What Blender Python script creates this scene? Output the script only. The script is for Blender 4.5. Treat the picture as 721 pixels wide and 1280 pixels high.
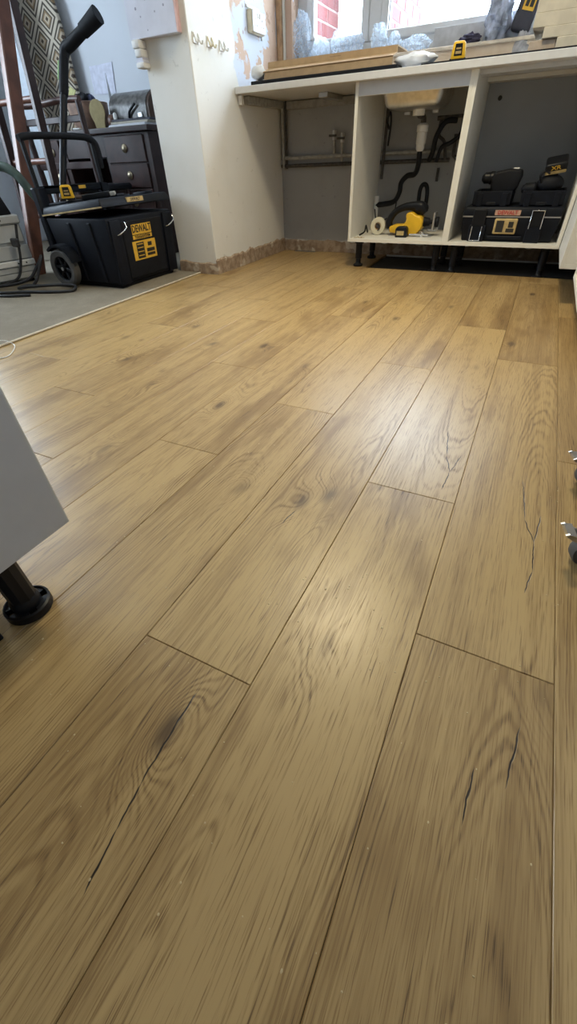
import bpy, bmesh, math, random
from mathutils import Vector, Matrix, noise as mnoise
random.seed(7)
D = bpy.data
SC = bpy.context.scene
COL = SC.collection
for o in list(D.objects): D.objects.remove(o)
PI = math.pi

# ------------------------------------------------------------------ camera
CAM_H = 0.573
yaw, pitch, roll = -0.488153, 0.710719, -0.0421129
fw = Vector((math.sin(yaw)*math.cos(pitch), math.cos(yaw)*math.cos(pitch), -math.sin(pitch)))
r0 = Vector((math.cos(yaw), -math.sin(yaw), 0)); u0 = r0.cross(fw)
rt = math.cos(roll)*r0 + math.sin(roll)*u0
up = -math.sin(roll)*r0 + math.cos(roll)*u0
cam = D.cameras.new('camera'); cam_o = D.objects.new('camera', cam); COL.objects.link(cam_o)
cam_o.matrix_world = Matrix(((rt.x, up.x, -fw.x, 0), (rt.y, up.y, -fw.y, 0), (rt.z, up.z, -fw.z, CAM_H), (0, 0, 0, 1)))
cam.sensor_fit = 'VERTICAL'; cam.sensor_height = 24; cam.lens = 511.46/1280*24
cam.clip_start = 0.02; cam.clip_end = 100
SC.camera = cam_o

# ------------------------------------------------------------------ world + lights
w = D.worlds.new('sky'); SC.world = w; w.use_nodes = True
bg = w.node_tree.nodes['Background']
bg.inputs[0].default_value = (0.77, 0.89, 1.0, 1); bg.inputs[1].default_value = 25.0
def area(name, loc, size, energy, color, direction=(0, 0, -1), shape='DISK', size_y=None, portal=False):
    l = D.lights.new(name, 'AREA'); l.shape = shape; l.size = size
    if size_y: l.size_y = size_y
    l.energy = energy; l.color = color
    if not portal: l.spread = math.radians(125)
    if portal: l.cycles.is_portal = True
    o = D.objects.new(name, l); COL.objects.link(o); o.location = loc
    o.rotation_euler = Vector(direction).to_track_quat('-Z', 'Y').to_euler()
    return o
area('window_portal', (-0.79, 3.66, 1.51), 1.88, 1, (1, 1, 1), (0, -1, 0), 'RECTANGLE', 0.92, True)
area('side_window_portal', (-4.59, 1.4, 1.55), 1.8, 1, (1, 1, 1), (1, 0, 0), 'RECTANGLE', 1.3, True)
LAMPS = [(-0.65, 1.95)]
LAMP_W = [28]
WARM = (1.0, 0.85, 0.55)
SC.view_settings.view_transform = 'Standard'; SC.view_settings.look = 'None'
SC.view_settings.gamma = 1; SC.view_settings.use_curve_mapping = False
SC.view_settings.exposure = -0.38

# ------------------------------------------------------------------ node expression helper
class S:
    def __init__(s, t, k): s.t = t; s.k = k
    def __add__(s, o): return mth(s.t, 'ADD', s, o)
    __radd__ = __add__
    def __sub__(s, o): return mth(s.t, 'SUBTRACT', s, o)
    def __rsub__(s, o): return mth(s.t, 'SUBTRACT', o, s)
    def __mul__(s, o): return mth(s.t, 'MULTIPLY', s, o)
    __rmul__ = __mul__
    def __truediv__(s, o): return mth(s.t, 'DIVIDE', s, o)
    def __neg__(s): return mth(s.t, 'MULTIPLY', s, -1.0)
def put(t, sock, v):
    if isinstance(v, S): t.links.new(v.k, sock)
    else: sock.default_value = v
def mth(t, op, a, b=None, c=None, clamp=False):
    n = t.nodes.new('ShaderNodeMath'); n.operation = op; n.use_clamp = clamp
    for i, v in enumerate((a, b, c)):
        if v is not None: put(t, n.inputs[i], v)
    return S(t, n.outputs[0])
def f_(a, op, b=None, c=None): return mth(a.t, op, a, b, c)
def smooth(a, lo, hi, o0=0.0, o1=1.0):
    n = a.t.nodes.new('ShaderNodeMapRange'); n.interpolation_type = 'SMOOTHSTEP'
    put(a.t, n.inputs[0], a)
    for i, v in zip((1, 2, 3, 4), (lo, hi, o0, o1)): put(a.t, n.inputs[i], v)
    return S(a.t, n.outputs[0])
def comb(t, x, y, z=0.0):
    n = t.nodes.new('ShaderNodeCombineXYZ')
    for i, v in enumerate((x, y, z)): put(t, n.inputs[i], v)
    return S(t, n.outputs[0])
def sep(v):
    n = v.t.nodes.new('ShaderNodeSeparateXYZ'); put(v.t, n.inputs[0], v)
    return [S(v.t, o) for o in n.outputs]
def noise(v, scale=1.0, detail=2.0, rough=0.5, dist=0.0):
    n = v.t.nodes.new('ShaderNodeTexNoise'); put(v.t, n.inputs['Vector'], v)
    n.inputs['Scale'].default_value = scale; n.inputs['Detail'].default_value = detail
    n.inputs['Roughness'].default_value = rough; n.inputs['Distortion'].default_value = dist
    return S(v.t, n.outputs[0])
def mixc(t, f, a, b):
    n = t.nodes.new('ShaderNodeMix'); n.data_type = 'RGBA'
    put(t, n.inputs[0], f)
    for i, v in ((6, a), (7, b)):
        if isinstance(v, S): t.links.new(v.k, n.inputs[i])
        else: n.inputs[i].default_value = tuple(v)[:3] + (1,)
    return S(t, n.outputs[2])
def objco(t):
    n = t.nodes.new('ShaderNodeTexCoord'); return S(t, n.outputs['Object'])
def geopos(t):
    n = t.nodes.new('ShaderNodeNewGeometry'); return S(t, n.outputs['Position'])
def bump(t, h, strength=0.2, dist=0.002):
    n = t.nodes.new('ShaderNodeBump'); n.inputs['Strength'].default_value = strength
    n.inputs['Distance'].default_value = dist; put(t, n.inputs['Height'], h)
    return n.outputs[0]
MATS = {}
def newmat(name):
    m = D.materials.new(name); m.use_nodes = True
    return m, m.node_tree, m.node_tree.nodes['Principled BSDF']
def mat(name, c, rough=0.5, metal=0.0, var=0.12, vscale=30.0, bmp=0.0, emit=None, spec=None):
    if name in MATS: return MATS[name]
    m, t, b = newmat(name)
    co = objco(t)
    n = noise(co, vscale, 3)
    k = 1 - var
    col = mixc(t, smooth(n, 0.3, 0.7), [x*k for x in c], [min(1, x*(1+var*0.6)) for x in c])
    t.links.new(col.k, b.inputs['Base Color'])
    b.inputs['Roughness'].default_value = rough; b.inputs['Metallic'].default_value = metal
    if spec is not None: b.inputs['Specular IOR Level'].default_value = spec
    if bmp: t.links.new(bump(t, n, bmp), b.inputs['Normal'])
    if emit:
        b.inputs['Emission Color'].default_value = tuple(emit[:3]) + (1,); b.inputs['Emission Strength'].default_value = emit[3]
    MATS[name] = m
    return m

# ------------------------------------------------------------------ oak laminate
def make_oak_group():
    g = D.node_groups.new('oak', 'ShaderNodeTree')
    for nm, dv in (('seed', 0), ('cx', 0), ('depth', 0.03), ('tilt', 0.05), ('freq', 150), ('tone', 0),
                   ('k1x', 0), ('k1y', 0), ('k1a', 0), ('k2x', 0), ('k2y', 0), ('k2a', 0), ('crack', 0)):
        s = g.interface.new_socket(nm, in_out='INPUT', socket_type='NodeSocketFloat'); s.default_value = dv
    g.interface.new_socket('Color', in_out='OUTPUT', socket_type='NodeSocketColor')
    g.interface.new_socket('Height', in_out='OUTPUT', socket_type='NodeSocketFloat')
    g.interface.new_socket('Rough', in_out='OUTPUT', socket_type='NodeSocketFloat')
    gi = g.nodes.new('NodeGroupInput'); go = g.nodes.new('NodeGroupOutput')
    I = {s.name: S(g, s) for s in gi.outputs if s.name}
    x, y, z = sep(objco(g))
    sd = I['seed']
    nl = noise(comb(g, x*3.0 + sd*3.1, y*1.1 + sd*1.7, sd), 1.0, 2) - 0.5
    nm = noise(comb(g, x*16.0 + sd*5.0, y*4.0 + sd, sd), 1.0, 3) - 0.5
    nf = noise(comb(g, x*70.0 + sd, y*10.0, sd), 1.0, 2) - 0.5
    xx = x - I['cx'] + nl*0.075 + nm*0.010
    dep = I['depth'] + I['tilt']*y + nl*0.06 + nm*0.01
    rho = f_(xx*xx + dep*dep, 'SQRT')
    dark = None; kn = 0.0
    for k in ('k1', 'k2'):
        dx = x - I[k+'x'] + nm*0.012; dy = y - I[k+'y']
        e = f_(-(dx*dx*(1/0.036**2) + dy*dy*(1/0.075**2)), 'EXPONENT')
        rho = rho + e*I[k+'a']*0.055
        kn = e*f_(I[k+'a'], 'ABSOLUTE') + kn
        dx2 = dx + nf*0.012; dy2 = dy + nm*0.03
        c = f_(-(dx2*dx2*(1/0.017**2) + dy2*dy2*(1/0.036**2)), 'EXPONENT')*f_(I[k+'a'], 'ABSOLUTE')
        dark = c if dark is None else dark + c
    ring = rho*I['freq'] + nm*2.6 + nf*0.9
    sn = f_(ring*6.2832, 'SINE')*0.5 + 0.5
    amp = smooth(noise(comb(g, ring*0.55 + sd*3.0, y*1.5, sd), 1.0, 1), 0.36, 0.64, 0.12, 1.0)
    line = f_(sn, 'POWER', 2.2)*amp
    lm0 = smooth(noise(comb(g, x*9.0 + sd*2, y*2.0 + sd, sd), 1.0, 2), 0.36, 0.66, 0.0, 1.0)
    lm = mth(g, 'MINIMUM', lm0 + kn, 1.0)
    pore = smooth(noise(comb(g, x*760.0, y*17.0 + sd, sd), 1.0, 2), 0.55, 0.64)
    pore2 = smooth(noise(comb(g, x*420.0, y*7.0 + sd, sd), 1.0, 2), 0.45, 0.75)
    pore3 = smooth(noise(comb(g, x*210.0 + sd, y*2.6 + sd, sd), 1.0, 3), 0.42, 0.72)
    streak = smooth(noise(comb(g, x*24.0 + sd*4, y*0.9 + sd, sd), 1.0, 3, 0.6), 0.35, 0.75)
    patch = smooth(noise(comb(g, x*7.0 + sd*2, y*2.6 + sd*3, sd), 1.0, 3, 0.6), 0.48, 0.8)
    fac = line*lm*0.34 + pore*(line*0.45 + 0.26) + pore2*(line*0.25 + 0.10) + pore3*0.12 + streak*0.26 + patch*0.46 - 0.06 + I['tone']
    fac = mth(g, 'MAXIMUM', fac, 0.0)
    c1 = mixc(g, smooth(fac, 0.0, 0.55), (0.485, 0.335, 0.147), (0.285, 0.178, 0.070))
    c2 = mixc(g, smooth(fac, 0.5, 1.25), c1, (0.125, 0.074, 0.032))
    c3 = mixc(g, smooth(dark, 0.10, 1.0, 0.0, 0.82), c2, (0.065, 0.037, 0.02))
    c4 = mixc(g, I['crack'], c3, (0.022, 0.014, 0.01))
    g.links.new(c4.k, go.inputs['Color'])
    hgt = 1.0 - (fac*0.6 + I['crack']*2.0)
    g.links.new(hgt.k, go.inputs['Height'])
    rr = fac*0.08 + 0.31
    g.links.new(rr.k, go.inputs['Rough'])
    return g
OAK = make_oak_group()
def oak_mat(i, seed, cx=0, depth=0.03, tilt=0.05, freq=150, tone=0.0, knots=(), cracks=()):
    m, t, b = newmat('oak_%02d' % i)
    n = t.nodes.new('ShaderNodeGroup'); n.node_tree = OAK
    for k, v in (('seed', seed), ('cx', cx), ('depth', depth), ('tilt', tilt), ('freq', freq), ('tone', tone)):
        n.inputs[k].default_value = v
    for k, kn in zip(('k1', 'k2'), knots):
        n.inputs[k+'x'].default_value = kn[0]; n.inputs[k+'y'].default_value = kn[1]; n.inputs[k+'a'].default_value = kn[2]
    if cracks:
        x, y, z = sep(objco(t))
        wv = noise(comb(t, x*60.0, y*40.0, seed), 1.0, 2) - 0.5
        x = x + wv*0.006
        tot = None
        for (x0, y0, x1, y1, wd) in cracks:
            dx, dy = x1-x0, y1-y0; L = math.hypot(dx, dy); ux, uy = dx/L, dy/L
            s = (x-x0)*ux + (y-y0)*uy
            d = f_((x-x0)*uy - (y-y0)*ux, 'ABSOLUTE')
            q = s/L
            taper = mth(t, 'MULTIPLY', smooth(q, -0.03, 0.25), smooth(q, 1.03, 0.75))
            hw = taper*wd
            e = smooth(d - hw, 0.0004, -0.0004)*smooth(taper, 0.02, 0.2)
            tot = e if tot is None else mth(t, 'MAXIMUM', tot, e)
        t.links.new(tot.k, n.inputs['crack'])
    t.links.new(n.outputs['Color'], b.inputs['Base Color'])
    t.links.new(n.outputs['Rough'], b.inputs['Roughness'])
    b.inputs['Specular IOR Level'].default_value = 0.5
    t.links.new(bump(t, S(t, n.outputs['Height']), 0.35, 0.0006), b.inputs['Normal'])
    return m

# ------------------------------------------------------------------ mesh builder
class MB:
    def __init__(s): s.v = []; s.f = []
    def add(s, vs, fs):
        n = len(s.v); s.v += [tuple(v) for v in vs]; s.f += [tuple(i+n for i in f) for f in fs]; return s
    def box(s, x0, x1, y0, y1, z0, z1, M=None):
        vs = [Vector((x, y, z)) for z in (z0, z1) for y in (y0, y1) for x in (x0, x1)]
        if M: vs = [M @ v for v in vs]
        return s.add(vs, [(0, 2, 3, 1), (4, 5, 7, 6), (0, 1, 5, 4), (2, 6, 7, 3), (0, 4, 6, 2), (1, 3, 7, 5)])
    def taper(s, b, t_, z0, z1):   # b, t_: (x0,x1,y0,y1)
        vs = [(x, y, z) for (q, z) in ((b, z0), (t_, z1)) for y in (q[2], q[3]) for x in (q[0], q[1])]
        return s.add(vs, [(0, 2, 3, 1), (4, 5, 7, 6), (0, 1, 5, 4), (2, 6, 7, 3), (0, 4, 6, 2), (1, 3, 7, 5)])
    def ring_(s, rings, cap=True):
        n = len(rings[0]); vs = [v for r in rings for v in r]; fs = []
        for i in range(len(rings)-1):
            for j in range(n):
                a = i*n+j; b = i*n+(j+1) % n
                fs.append((a, b, b+n, a+n))
        if cap:
            fs.append(tuple(reversed(range(n)))); fs.append(tuple(range((len(rings)-1)*n, len(rings)*n)))
        return s.add(vs, fs)
    def tube(s, pts, r, n=10, smooth_=0, cap=True):
        P = [Vector(p) for p in pts]
        if smooth_:
            Q = []
            for i in range(len(P)-1):
                a = P[max(0, i-1)]; b = P[i]; c = P[i+1]; d = P[min(len(P)-1, i+2)]
                for k in range(smooth_):
                    t = k/smooth_
                    Q.append(0.5*((2*b)+(c-a)*t+(2*a-5*b+4*c-d)*t*t+(3*b-a-3*c+d)*t**3))
            Q.append(P[-1]); P = Q
        R = r if isinstance(r, (list, tuple)) else None
        rings = []; T = (P[1]-P[0]).normalized()
        N = T.orthogonal().normalized()
        for i, p in enumerate(P):
            if i == 0: T2 = (P[1]-P[0]).normalized()
            elif i == len(P)-1: T2 = (P[-1]-P[-2]).normalized()
            else: T2 = ((P[i]-P[i-1]).normalized()+(P[i+1]-P[i]).normalized())
            T2 = T2.normalized() if T2.length > 1e-6 else T
            q = T.rotation_difference(T2); N = (q @ N).normalized(); T = T2
            B = T.cross(N)
            if R:
                u = i/(len(P)-1)*(len(R)-1); k = min(int(u), len(R)-2); rr = R[k]+(R[k+1]-R[k])*(u-k)
            else: rr = r
            rings.append([p+rr*(math.cos(a)*N+math.sin(a)*B) for a in [2*PI*j/n for j in range(n)]])
        return s.ring_(rings, cap)
    def cyl(s, p0, p1, r0, r1=None, n=16):
        p0 = Vector(p0); p1 = Vector(p1); r1 = r0 if r1 is None else r1
        T = (p1-p0).normalized(); N = T.orthogonal().normalized(); B = T.cross(N)
        an = [2*PI*j/n for j in range(n)]
        return s.ring_([[p+r*(math.cos(a)*N+math.sin(a)*B) for a in an] for p, r in ((p0, r0), (p1, r1))])
    def lathe(s, prof, n=20, c=(0, 0, 0), axis='z', cap=True):
        rings = []
        for r, h in prof:
            rg = []
            for j in range(n):
                a = 2*PI*j/n; u, v = r*math.cos(a), r*math.sin(a)
                p = {'z': (u, v, h), 'y': (v, h, u), 'x': (h, u, v)}[axis]
                rg.append((p[0]+c[0], p[1]+c[1], p[2]+c[2]))
            rings.append(rg)
        return s.ring_(rings, cap)
    def prism(s, poly, a, b, axis='y'):
        def P(p, h): return {'y': (p[0], h, p[1]), 'x': (h, p[0], p[1]), 'z': (p[0], p[1], h)}[axis]
        n = len(poly); vs = [P(p, a) for p in poly]+[P(p, b) for p in poly]
        fs = [tuple(range(n-1, -1, -1)), tuple(range(n, 2*n))]+[(i, (i+1) % n, (i+1) % n+n, i+n) for i in range(n)]
        return s.add(vs, fs)
    def blob(s, c, r, nu=20, nv=12, amp=0.0, fr=3.0, seed=0, p=1.0):
        rings = []
        def sp(v): return math.copysign(abs(v)**p, v)
        for i in range(nv+1):
            th = PI*i/nv
            rg = []
            for j in range(nu):
                ph = 2*PI*j/nu
                d = Vector((sp(math.sin(th))*sp(math.cos(ph)), sp(math.sin(th))*sp(math.sin(ph)), -sp(math.cos(th))))
                k = 1+amp*mnoise.noise(d*fr+Vector((seed*3.1, seed*1.7, 0)))+0.5*amp*mnoise.noise(d*fr*2.3+Vector((seed, 9, 0)))
                if i in (0, nv): k = 1
                rg.append((c[0]+r[0]*d.x*k, c[1]+r[1]*d.y*k, c[2]+r[2]*d.z*k))
            rings.append(rg)
        return s.ring_(rings, True)
    def build(s, name, m, parent=None, bevel=0, smooth_=None, seg=1, M=None):
        me = D.meshes.new(name); me.from_pydata(s.v, [], s.f)
        bm = bmesh.new(); bm.from_mesh(me)
        if M: bmesh.ops.transform(bm, matrix=M, verts=bm.verts)
        bmesh.ops.remove_doubles(bm, verts=bm.verts, dist=1e-6)
        bmesh.ops.recalc_face_normals(bm, faces=bm.faces)
        if bevel:
            ed = [e for e in bm.edges if e.is_manifold and e.calc_face_angle(0) > 0.6]
            bmesh.ops.bevel(bm, geom=ed, offset=bevel, segments=seg, affect='EDGES', clamp_overlap=True, profile=0.5)
        bm.to_mesh(me); bm.free()
        if smooth_ is not None:
            for p in me.polygons: p.use_smooth = True
            me.set_sharp_from_angle(angle=math.radians(smooth_))
        me.materials.append(m)
        o = D.objects.new(name, me); COL.objects.link(o)
        if parent: o.parent = parent
        return o
def thing(name, label, cat, loc=(0, 0, 0), rz=0, group=None):
    o = D.objects.new(name, None); COL.objects.link(o); o.location = loc; o.rotation_euler = (0, 0, rz)
    o.empty_display_size = 0.05
    return tag(o, label, cat, group)
def tag(o, label, cat, group=None):
    o['label'] = label; o['category'] = cat
    if group: o['group'] = group
    return o
def struct(o, label=None, cat=None):
    o['kind'] = 'structure'
    if label: o['label'] = label
    if cat: o['category'] = cat
    return o
def at(o, loc, rz=0):
    o.location = loc; o.rotation_euler = (0, 0, rz); return o
def copy_tree(o, parent=None):
    c = o.copy(); COL.objects.link(c); c.parent = parent
    for ch in list(o.children): copy_tree(ch, c)
    return c
def text(name, body, size, m, parent, loc, rot, sx=1.0, extrude=0.0006, align='CENTER'):
    cu = D.curves.new(name, 'FONT'); cu.body = body; cu.size = size; cu.extrude = extrude
    cu.offset = size*0.018; cu.align_x = align; cu.align_y = 'CENTER'; cu.resolution_u = 2
    to = D.objects.new('tmp', cu); COL.objects.link(to)
    dg = bpy.context.evaluated_depsgraph_get()
    me = D.meshes.new_from_object(to.evaluated_get(dg)); D.objects.remove(to); D.curves.remove(cu)
    me.name = name; me.materials.clear(); me.materials.append(m)
    o = D.objects.new(name, me); COL.objects.link(o); o.parent = parent
    o.location = loc; o.rotation_euler = rot; o.scale = (sx, 1, 1)
    return o

# ------------------------------------------------------------------ common materials
WHITE = mat('white_melamine', (0.74, 0.72, 0.66), 0.42, var=0.02)
EDGE = mat('cream_edging', (0.80, 0.77, 0.68), 0.45, var=0.02)
PANELGREY = mat('grey_melamine', (0.56, 0.57, 0.58), 0.38, var=0.02)
BLACKP = mat('black_plastic', (0.008, 0.009, 0.012), 0.4, var=0.1, spec=0.25)
BLACKM = mat('black_matte', (0.010, 0.011, 0.015), 0.6, var=0.15, spec=0.2)
NAVY = mat('dark_box_plastic', (0.006, 0.008, 0.014), 0.5, var=0.12, spec=0.2)
RUBBER = mat('grey_rubber', (0.10, 0.095, 0.088), 0.7, var=0.15)
YELLOW = mat('yellow_plastic', (0.80, 0.47, 0.02), 0.42, var=0.06)
YELLOWL = mat('yellow_print', (0.76, 0.45, 0.045), 0.5, var=0.06)
BEIGEL = mat('worn_label', (0.52, 0.38, 0.16), 0.5, var=0.2)
STEEL = mat('steel', (0.62, 0.63, 0.64), 0.3, 1.0, var=0.1)
BRUSHED = mat('brushed_steel', (0.66, 0.63, 0.58), 0.38, 1.0, var=0.12)
CHROME = mat('chrome', (0.75, 0.76, 0.78), 0.15, 1.0, var=0.02)
PIPEGREY = mat('painted_pipe', (0.36, 0.36, 0.34), 0.5, var=0.25, vscale=40)
PIPEDARK = mat('dirty_pipe', (0.07, 0.065, 0.06), 0.6, var=0.4, vscale=60)
WPLAST = mat('white_plastic', (0.80, 0.80, 0.78), 0.35, var=0.03)
MAHOG = mat('mahogany', (0.030, 0.013, 0.011), 0.4, var=0.35, vscale=14)
REDWOOD = mat('ladder_wood', (0.165, 0.062, 0.036), 0.4, var=0.3, vscale=12)
DARKWOOD = mat('dark_ladder_wood', (0.045, 0.022, 0.020), 0.45, var=0.3, vscale=12)
CARD = mat('cardboard', (0.42, 0.29, 0.16), 0.8, var=0.08)
CARDD = mat('cardboard_inside', (0.30, 0.21, 0.12), 0.85, var=0.1)
INK = mat('black_ink', (0.02, 0.018, 0.015), 0.6, var=0.05)
RED = mat('red_print', (0.45, 0.03, 0.03), 0.5, var=0.1)
PAPER = mat('paper', (0.72, 0.74, 0.78), 0.7, var=0.05)
BRASS = mat('brass', (0.45, 0.38, 0.27), 0.4, 1.0, var=0.2)

def wall_mat(name, base, stain, amount=0.3, scale=3.0, extra=None):
    m, t, b = newmat(name)
    p = geopos(t)
    n = noise(p, scale, 5, 0.62); n2 = noise(p, scale*9, 4, 0.6)
    c = mixc(t, smooth(n, 0.42, 0.78, 0.0, amount), base, stain)
    c = mixc(t, smooth(n2, 0.66, 0.72, 0.0, amount*0.6), c, [x*0.45 for x in stain])
    if extra: c = extra(t, p, c)
    t.links.new(c.k, b.inputs['Base Color']); b.inputs['Roughness'].default_value = 0.75
    t.links.new(bump(t, n2, 0.25, 0.004), b.inputs['Normal'])
    return m
def stripped(t, p):
    n = noise(p, 7.0, 5, 0.65, 0.6)
    y_ = sep(p)[1]
    n = n + smooth(y_, 3.38, 3.50, 0.0, 0.16)
    c = mixc(t, smooth(n, 0.53, 0.57), (0.58, 0.63, 0.72), (0.56, 0.40, 0.30))
    n2 = noise(p, 16.0, 4, 0.6)
    return mixc(t, smooth(n2, 0.60, 0.66, 0.0, 0.6), c, (0.33, 0.20, 0.13))
def pier_extra(t, p, c):
    x, y, z = sep(p)
    nn = (noise(p, 9.0, 4) - 0.5)*0.12
    msk = smooth(y + nn, 3.03, 3.045)*smooth(z, 0.905, 0.915)
    return mixc(t, msk, c, stripped(t, p))
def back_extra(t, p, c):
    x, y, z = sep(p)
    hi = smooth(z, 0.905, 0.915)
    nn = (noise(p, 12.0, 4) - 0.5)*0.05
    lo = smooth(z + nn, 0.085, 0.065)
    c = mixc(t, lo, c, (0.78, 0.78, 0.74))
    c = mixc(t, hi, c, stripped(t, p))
    band = smooth(x, -1.70, -1.66)*hi*smooth(z, 1.045, 1.04)
    bc = mixc(t, smooth(noise(p, 9.0, 4), 0.35, 0.7), (0.60, 0.50, 0.39), (0.50, 0.38, 0.27))
    return mixc(t, band, c, bc)
M_PIER = wall_mat('pier_paint', (0.80, 0.80, 0.77), (0.68, 0.67, 0.60), 0.4, 2.2, pier_extra)
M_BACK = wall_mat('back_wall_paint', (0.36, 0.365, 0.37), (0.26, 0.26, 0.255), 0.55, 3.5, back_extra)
M_WALL = wall_mat('dining_wall_paint', (0.62, 0.65, 0.70), (0.55, 0.57, 0.60), 0.3, 1.5)
M_CEIL = mat('ceiling_paint', (0.80, 0.80, 0.78), 0.8, var=0.02)
def plaster_mat():
    m, t, b = newmat('bare_plaster')
    p = geopos(t); n = noise(p, 24.0, 5, 0.65); n2 = noise(p, 9.0, 3)
    c = mixc(t, smooth(n, 0.35, 0.65), (0.27, 0.19, 0.13), (0.45, 0.35, 0.26))
    c = mixc(t, smooth(n2, 0.60, 0.66), c, (0.60, 0.53, 0.44))
    t.links.new(c.k, b.inputs['Base Color']); b.inputs['Roughness'].default_value = 0.9
    t.links.new(bump(t, n, 0.8, 0.01), b.inputs['Normal'])
    return m
M_PLASTER = plaster_mat()

# ------------------------------------------------------------------ room shell
WL, WR, WB, WF, CH = -4.6, 0.80, -3.6, 3.60, 2.40
PX0, PX1, PY = -2.145, -1.84, 2.60
floor = struct(MB().box(WL, WR, WB, 3.9, -0.06, -0.0125).build('floor', mat('shaded_subfloor', (0.05, 0.05, 0.052), 0.9, var=0.2)),  # slab under the planks, coloured near-black to carry the shade below the units
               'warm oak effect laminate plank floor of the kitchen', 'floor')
struct(MB().box(WL, WR, WB, 3.9, CH, CH+0.05).build('ceiling', M_CEIL))
wb = MB()
WX0, WX1, WZ0, WZ1 = -1.74, 0.16, 1.04, 1.98
wb.box(WL, WX0, WF, 3.9, -0.0125, CH).box(WX1, WR, WF, 3.9, -0.0125, CH)
wb.box(WX0, WX1, WF, 3.9, -0.0125, WZ0).box(WX0, WX1, WF, 3.9, WZ1, CH)
def back_final(t, p, c):
    x, y, z = sep(p)
    c = back_extra(t, p, c)
    return mixc(t, smooth(x, -2.0, -2.01), c, (0.62, 0.65, 0.70))
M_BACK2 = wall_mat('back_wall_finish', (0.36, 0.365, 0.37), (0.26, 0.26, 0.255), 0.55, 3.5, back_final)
struct(wb.build('wall_back', M_BACK2))
struct(MB().box(WR, WR+0.1, WB, 3.9, -0.0125, CH).build('wall_right', M_WALL))
struct(MB().box(WL, WR, WB-0.1, WB, -0.0125, CH).build('wall_behind', M_WALL))
wl = MB()
wl.box(WL-0.2, WL, WB, 0.5, -0.0125, CH).box(WL-0.2, WL, 2.3, 3.9, -0.0125, CH)
wl.box(WL-0.2, WL, 0.5, 2.3, -0.0125, 0.9).box(WL-0.2, WL, 0.5, 2.3, 2.2, CH)
struct(wl.build('wall_left', M_WALL))
struct(MB().box(PX0, PX1, PY, WF, -0.0125, CH).build('wall_pier', M_PIER, bevel=0.004),
       'white painted end of the wall between kitchen and dining room', 'wall')
# ragged plaster strips where the skirting was taken off
def strip(name, p0, p1, h, nrm, label):
    p0 = Vector(p0); p1 = Vector(p1); L = (p1-p0).length; d = (p1-p0)/L; n = Vector(nrm)
    mb = MB(); N = max(6, int(L/0.02)); rings = []
    for i in range(N+1):
        q = p0+d*(L*i/N)
        hh = h+0.016*mnoise.noise(q*14)+0.008*mnoise.noise(q*50)
        th = 0.010+0.004*mnoise.noise(q*40+Vector((5, 0, 0)))
        rings.append([q, q+n*th, q+n*(th*0.8)+Vector((0, 0, hh*0.9)), q+Vector((0, 0, hh))])
    mb.ring_(rings)
    return struct(mb.build(name, M_PLASTER), label, 'trim')
strip('baseboard_pier_side', (PX1, PY-0.008, 0), (PX1, WF, 0), 0.085, (1, 0, 0), 'rough brown plaster strip along the foot of the pier side')
strip('baseboard_pier_end', (PX0, PY, 0), (PX1+0.008, PY, 0), 0.065, (0, -1, 0), 'rough brown plaster strip under the pier end beside carpet')
strip('baseboard_back', (PX1, WF, 0), (0.2, WF, 0), 0.075, (0, -1, 0), 'rough brown plaster strip along the foot of the back wall')
# timber battens in the corner by the window, vertical on the back wall
BAT = mat('raw_batten', (0.44, 0.29, 0.17), 0.8, var=0.3, vscale=25)
struct(MB().box(-1.838, -1.80, 3.572, 3.60, 0.91, CH).build('trim_1', BAT, bevel=0.003), 'raw brown timber batten in the wall corner by the window', 'trim')
struct(MB().box(-1.797, -1.785, 3.582, 3.60, 0.91, CH).build('trim_2', WHITE, bevel=0.002), 'thin white bead beside the raw timber batten', 'trim')

# laminate planks ----------------------------------------------------------
PW, PL = 0.1941, 1.2555
EDGE_X = 0.1962   # seam that runs along the right of the picture
# one known cross joint for each row (Y of a plank end), rows from the right wall to the dining room
ROWJ = {3: 0.55, 2: 0.2, 1: 0.7, 0: 1.026, -1: 0.408, -2: 0.760, -3: 0.222, -4: 1.038, -5: 0.716, -6: 1.251, -7: 0.526, -8: 0.8515,
        -9: 0.30, -10: 1.046, -11: 0.62, -12: 0.2}
SPECIAL = {}   # (row, index from joint) -> dict
def pk(row, idx): return SPECIAL.setdefault((row, idx), {'knots': [], 'cracks': []})
def plank_at(wx, wy):
    row = math.floor((wx-EDGE_X)/PW); idx = math.floor((wy-ROWJ[row])/PL); return row, idx
def centre(row, idx): return (EDGE_X+(row+0.5)*PW, ROWJ[row]+(idx+0.5)*PL)
for wx, wy, a in ((-0.262, 0.118, 1.0), (-0.300, 0.632, 0.8), (-0.255, 0.675, 0.8), (-0.867, 1.481, 1.0), (-0.735, 0.955, 0.9), (-1.29, 1.594, 0.8),
                  (-1.30, 1.15, 0.8), (0.074, 2.667, 1.0), (0.035, 1.847, 0.9), (-0.117, 0.33, 0.45), (-1.238, 2.02, 0.7), (0.182, 0.385, 0.5),
                  (-0.06, 1.55, 0.5), (-0.47, 2.02, 0.8), (-0.69, 2.25, 0.8), (-1.08, 1.42, 0.8), (-1.50, 1.35, 0.7), (-0.88, 0.62, 0.6), (-0.45, 0.62, -0.6), (-0.27, 2.3, 0.7), (-0.62, 1.35, 0.6), (-1.05, 1.0, 0.5)):
    r_, i_ = plank_at(wx, wy); c_ = centre(r_, i_); pk(r_, i_)['knots'].append((wx-c_[0], wy-c_[1], a))
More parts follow.
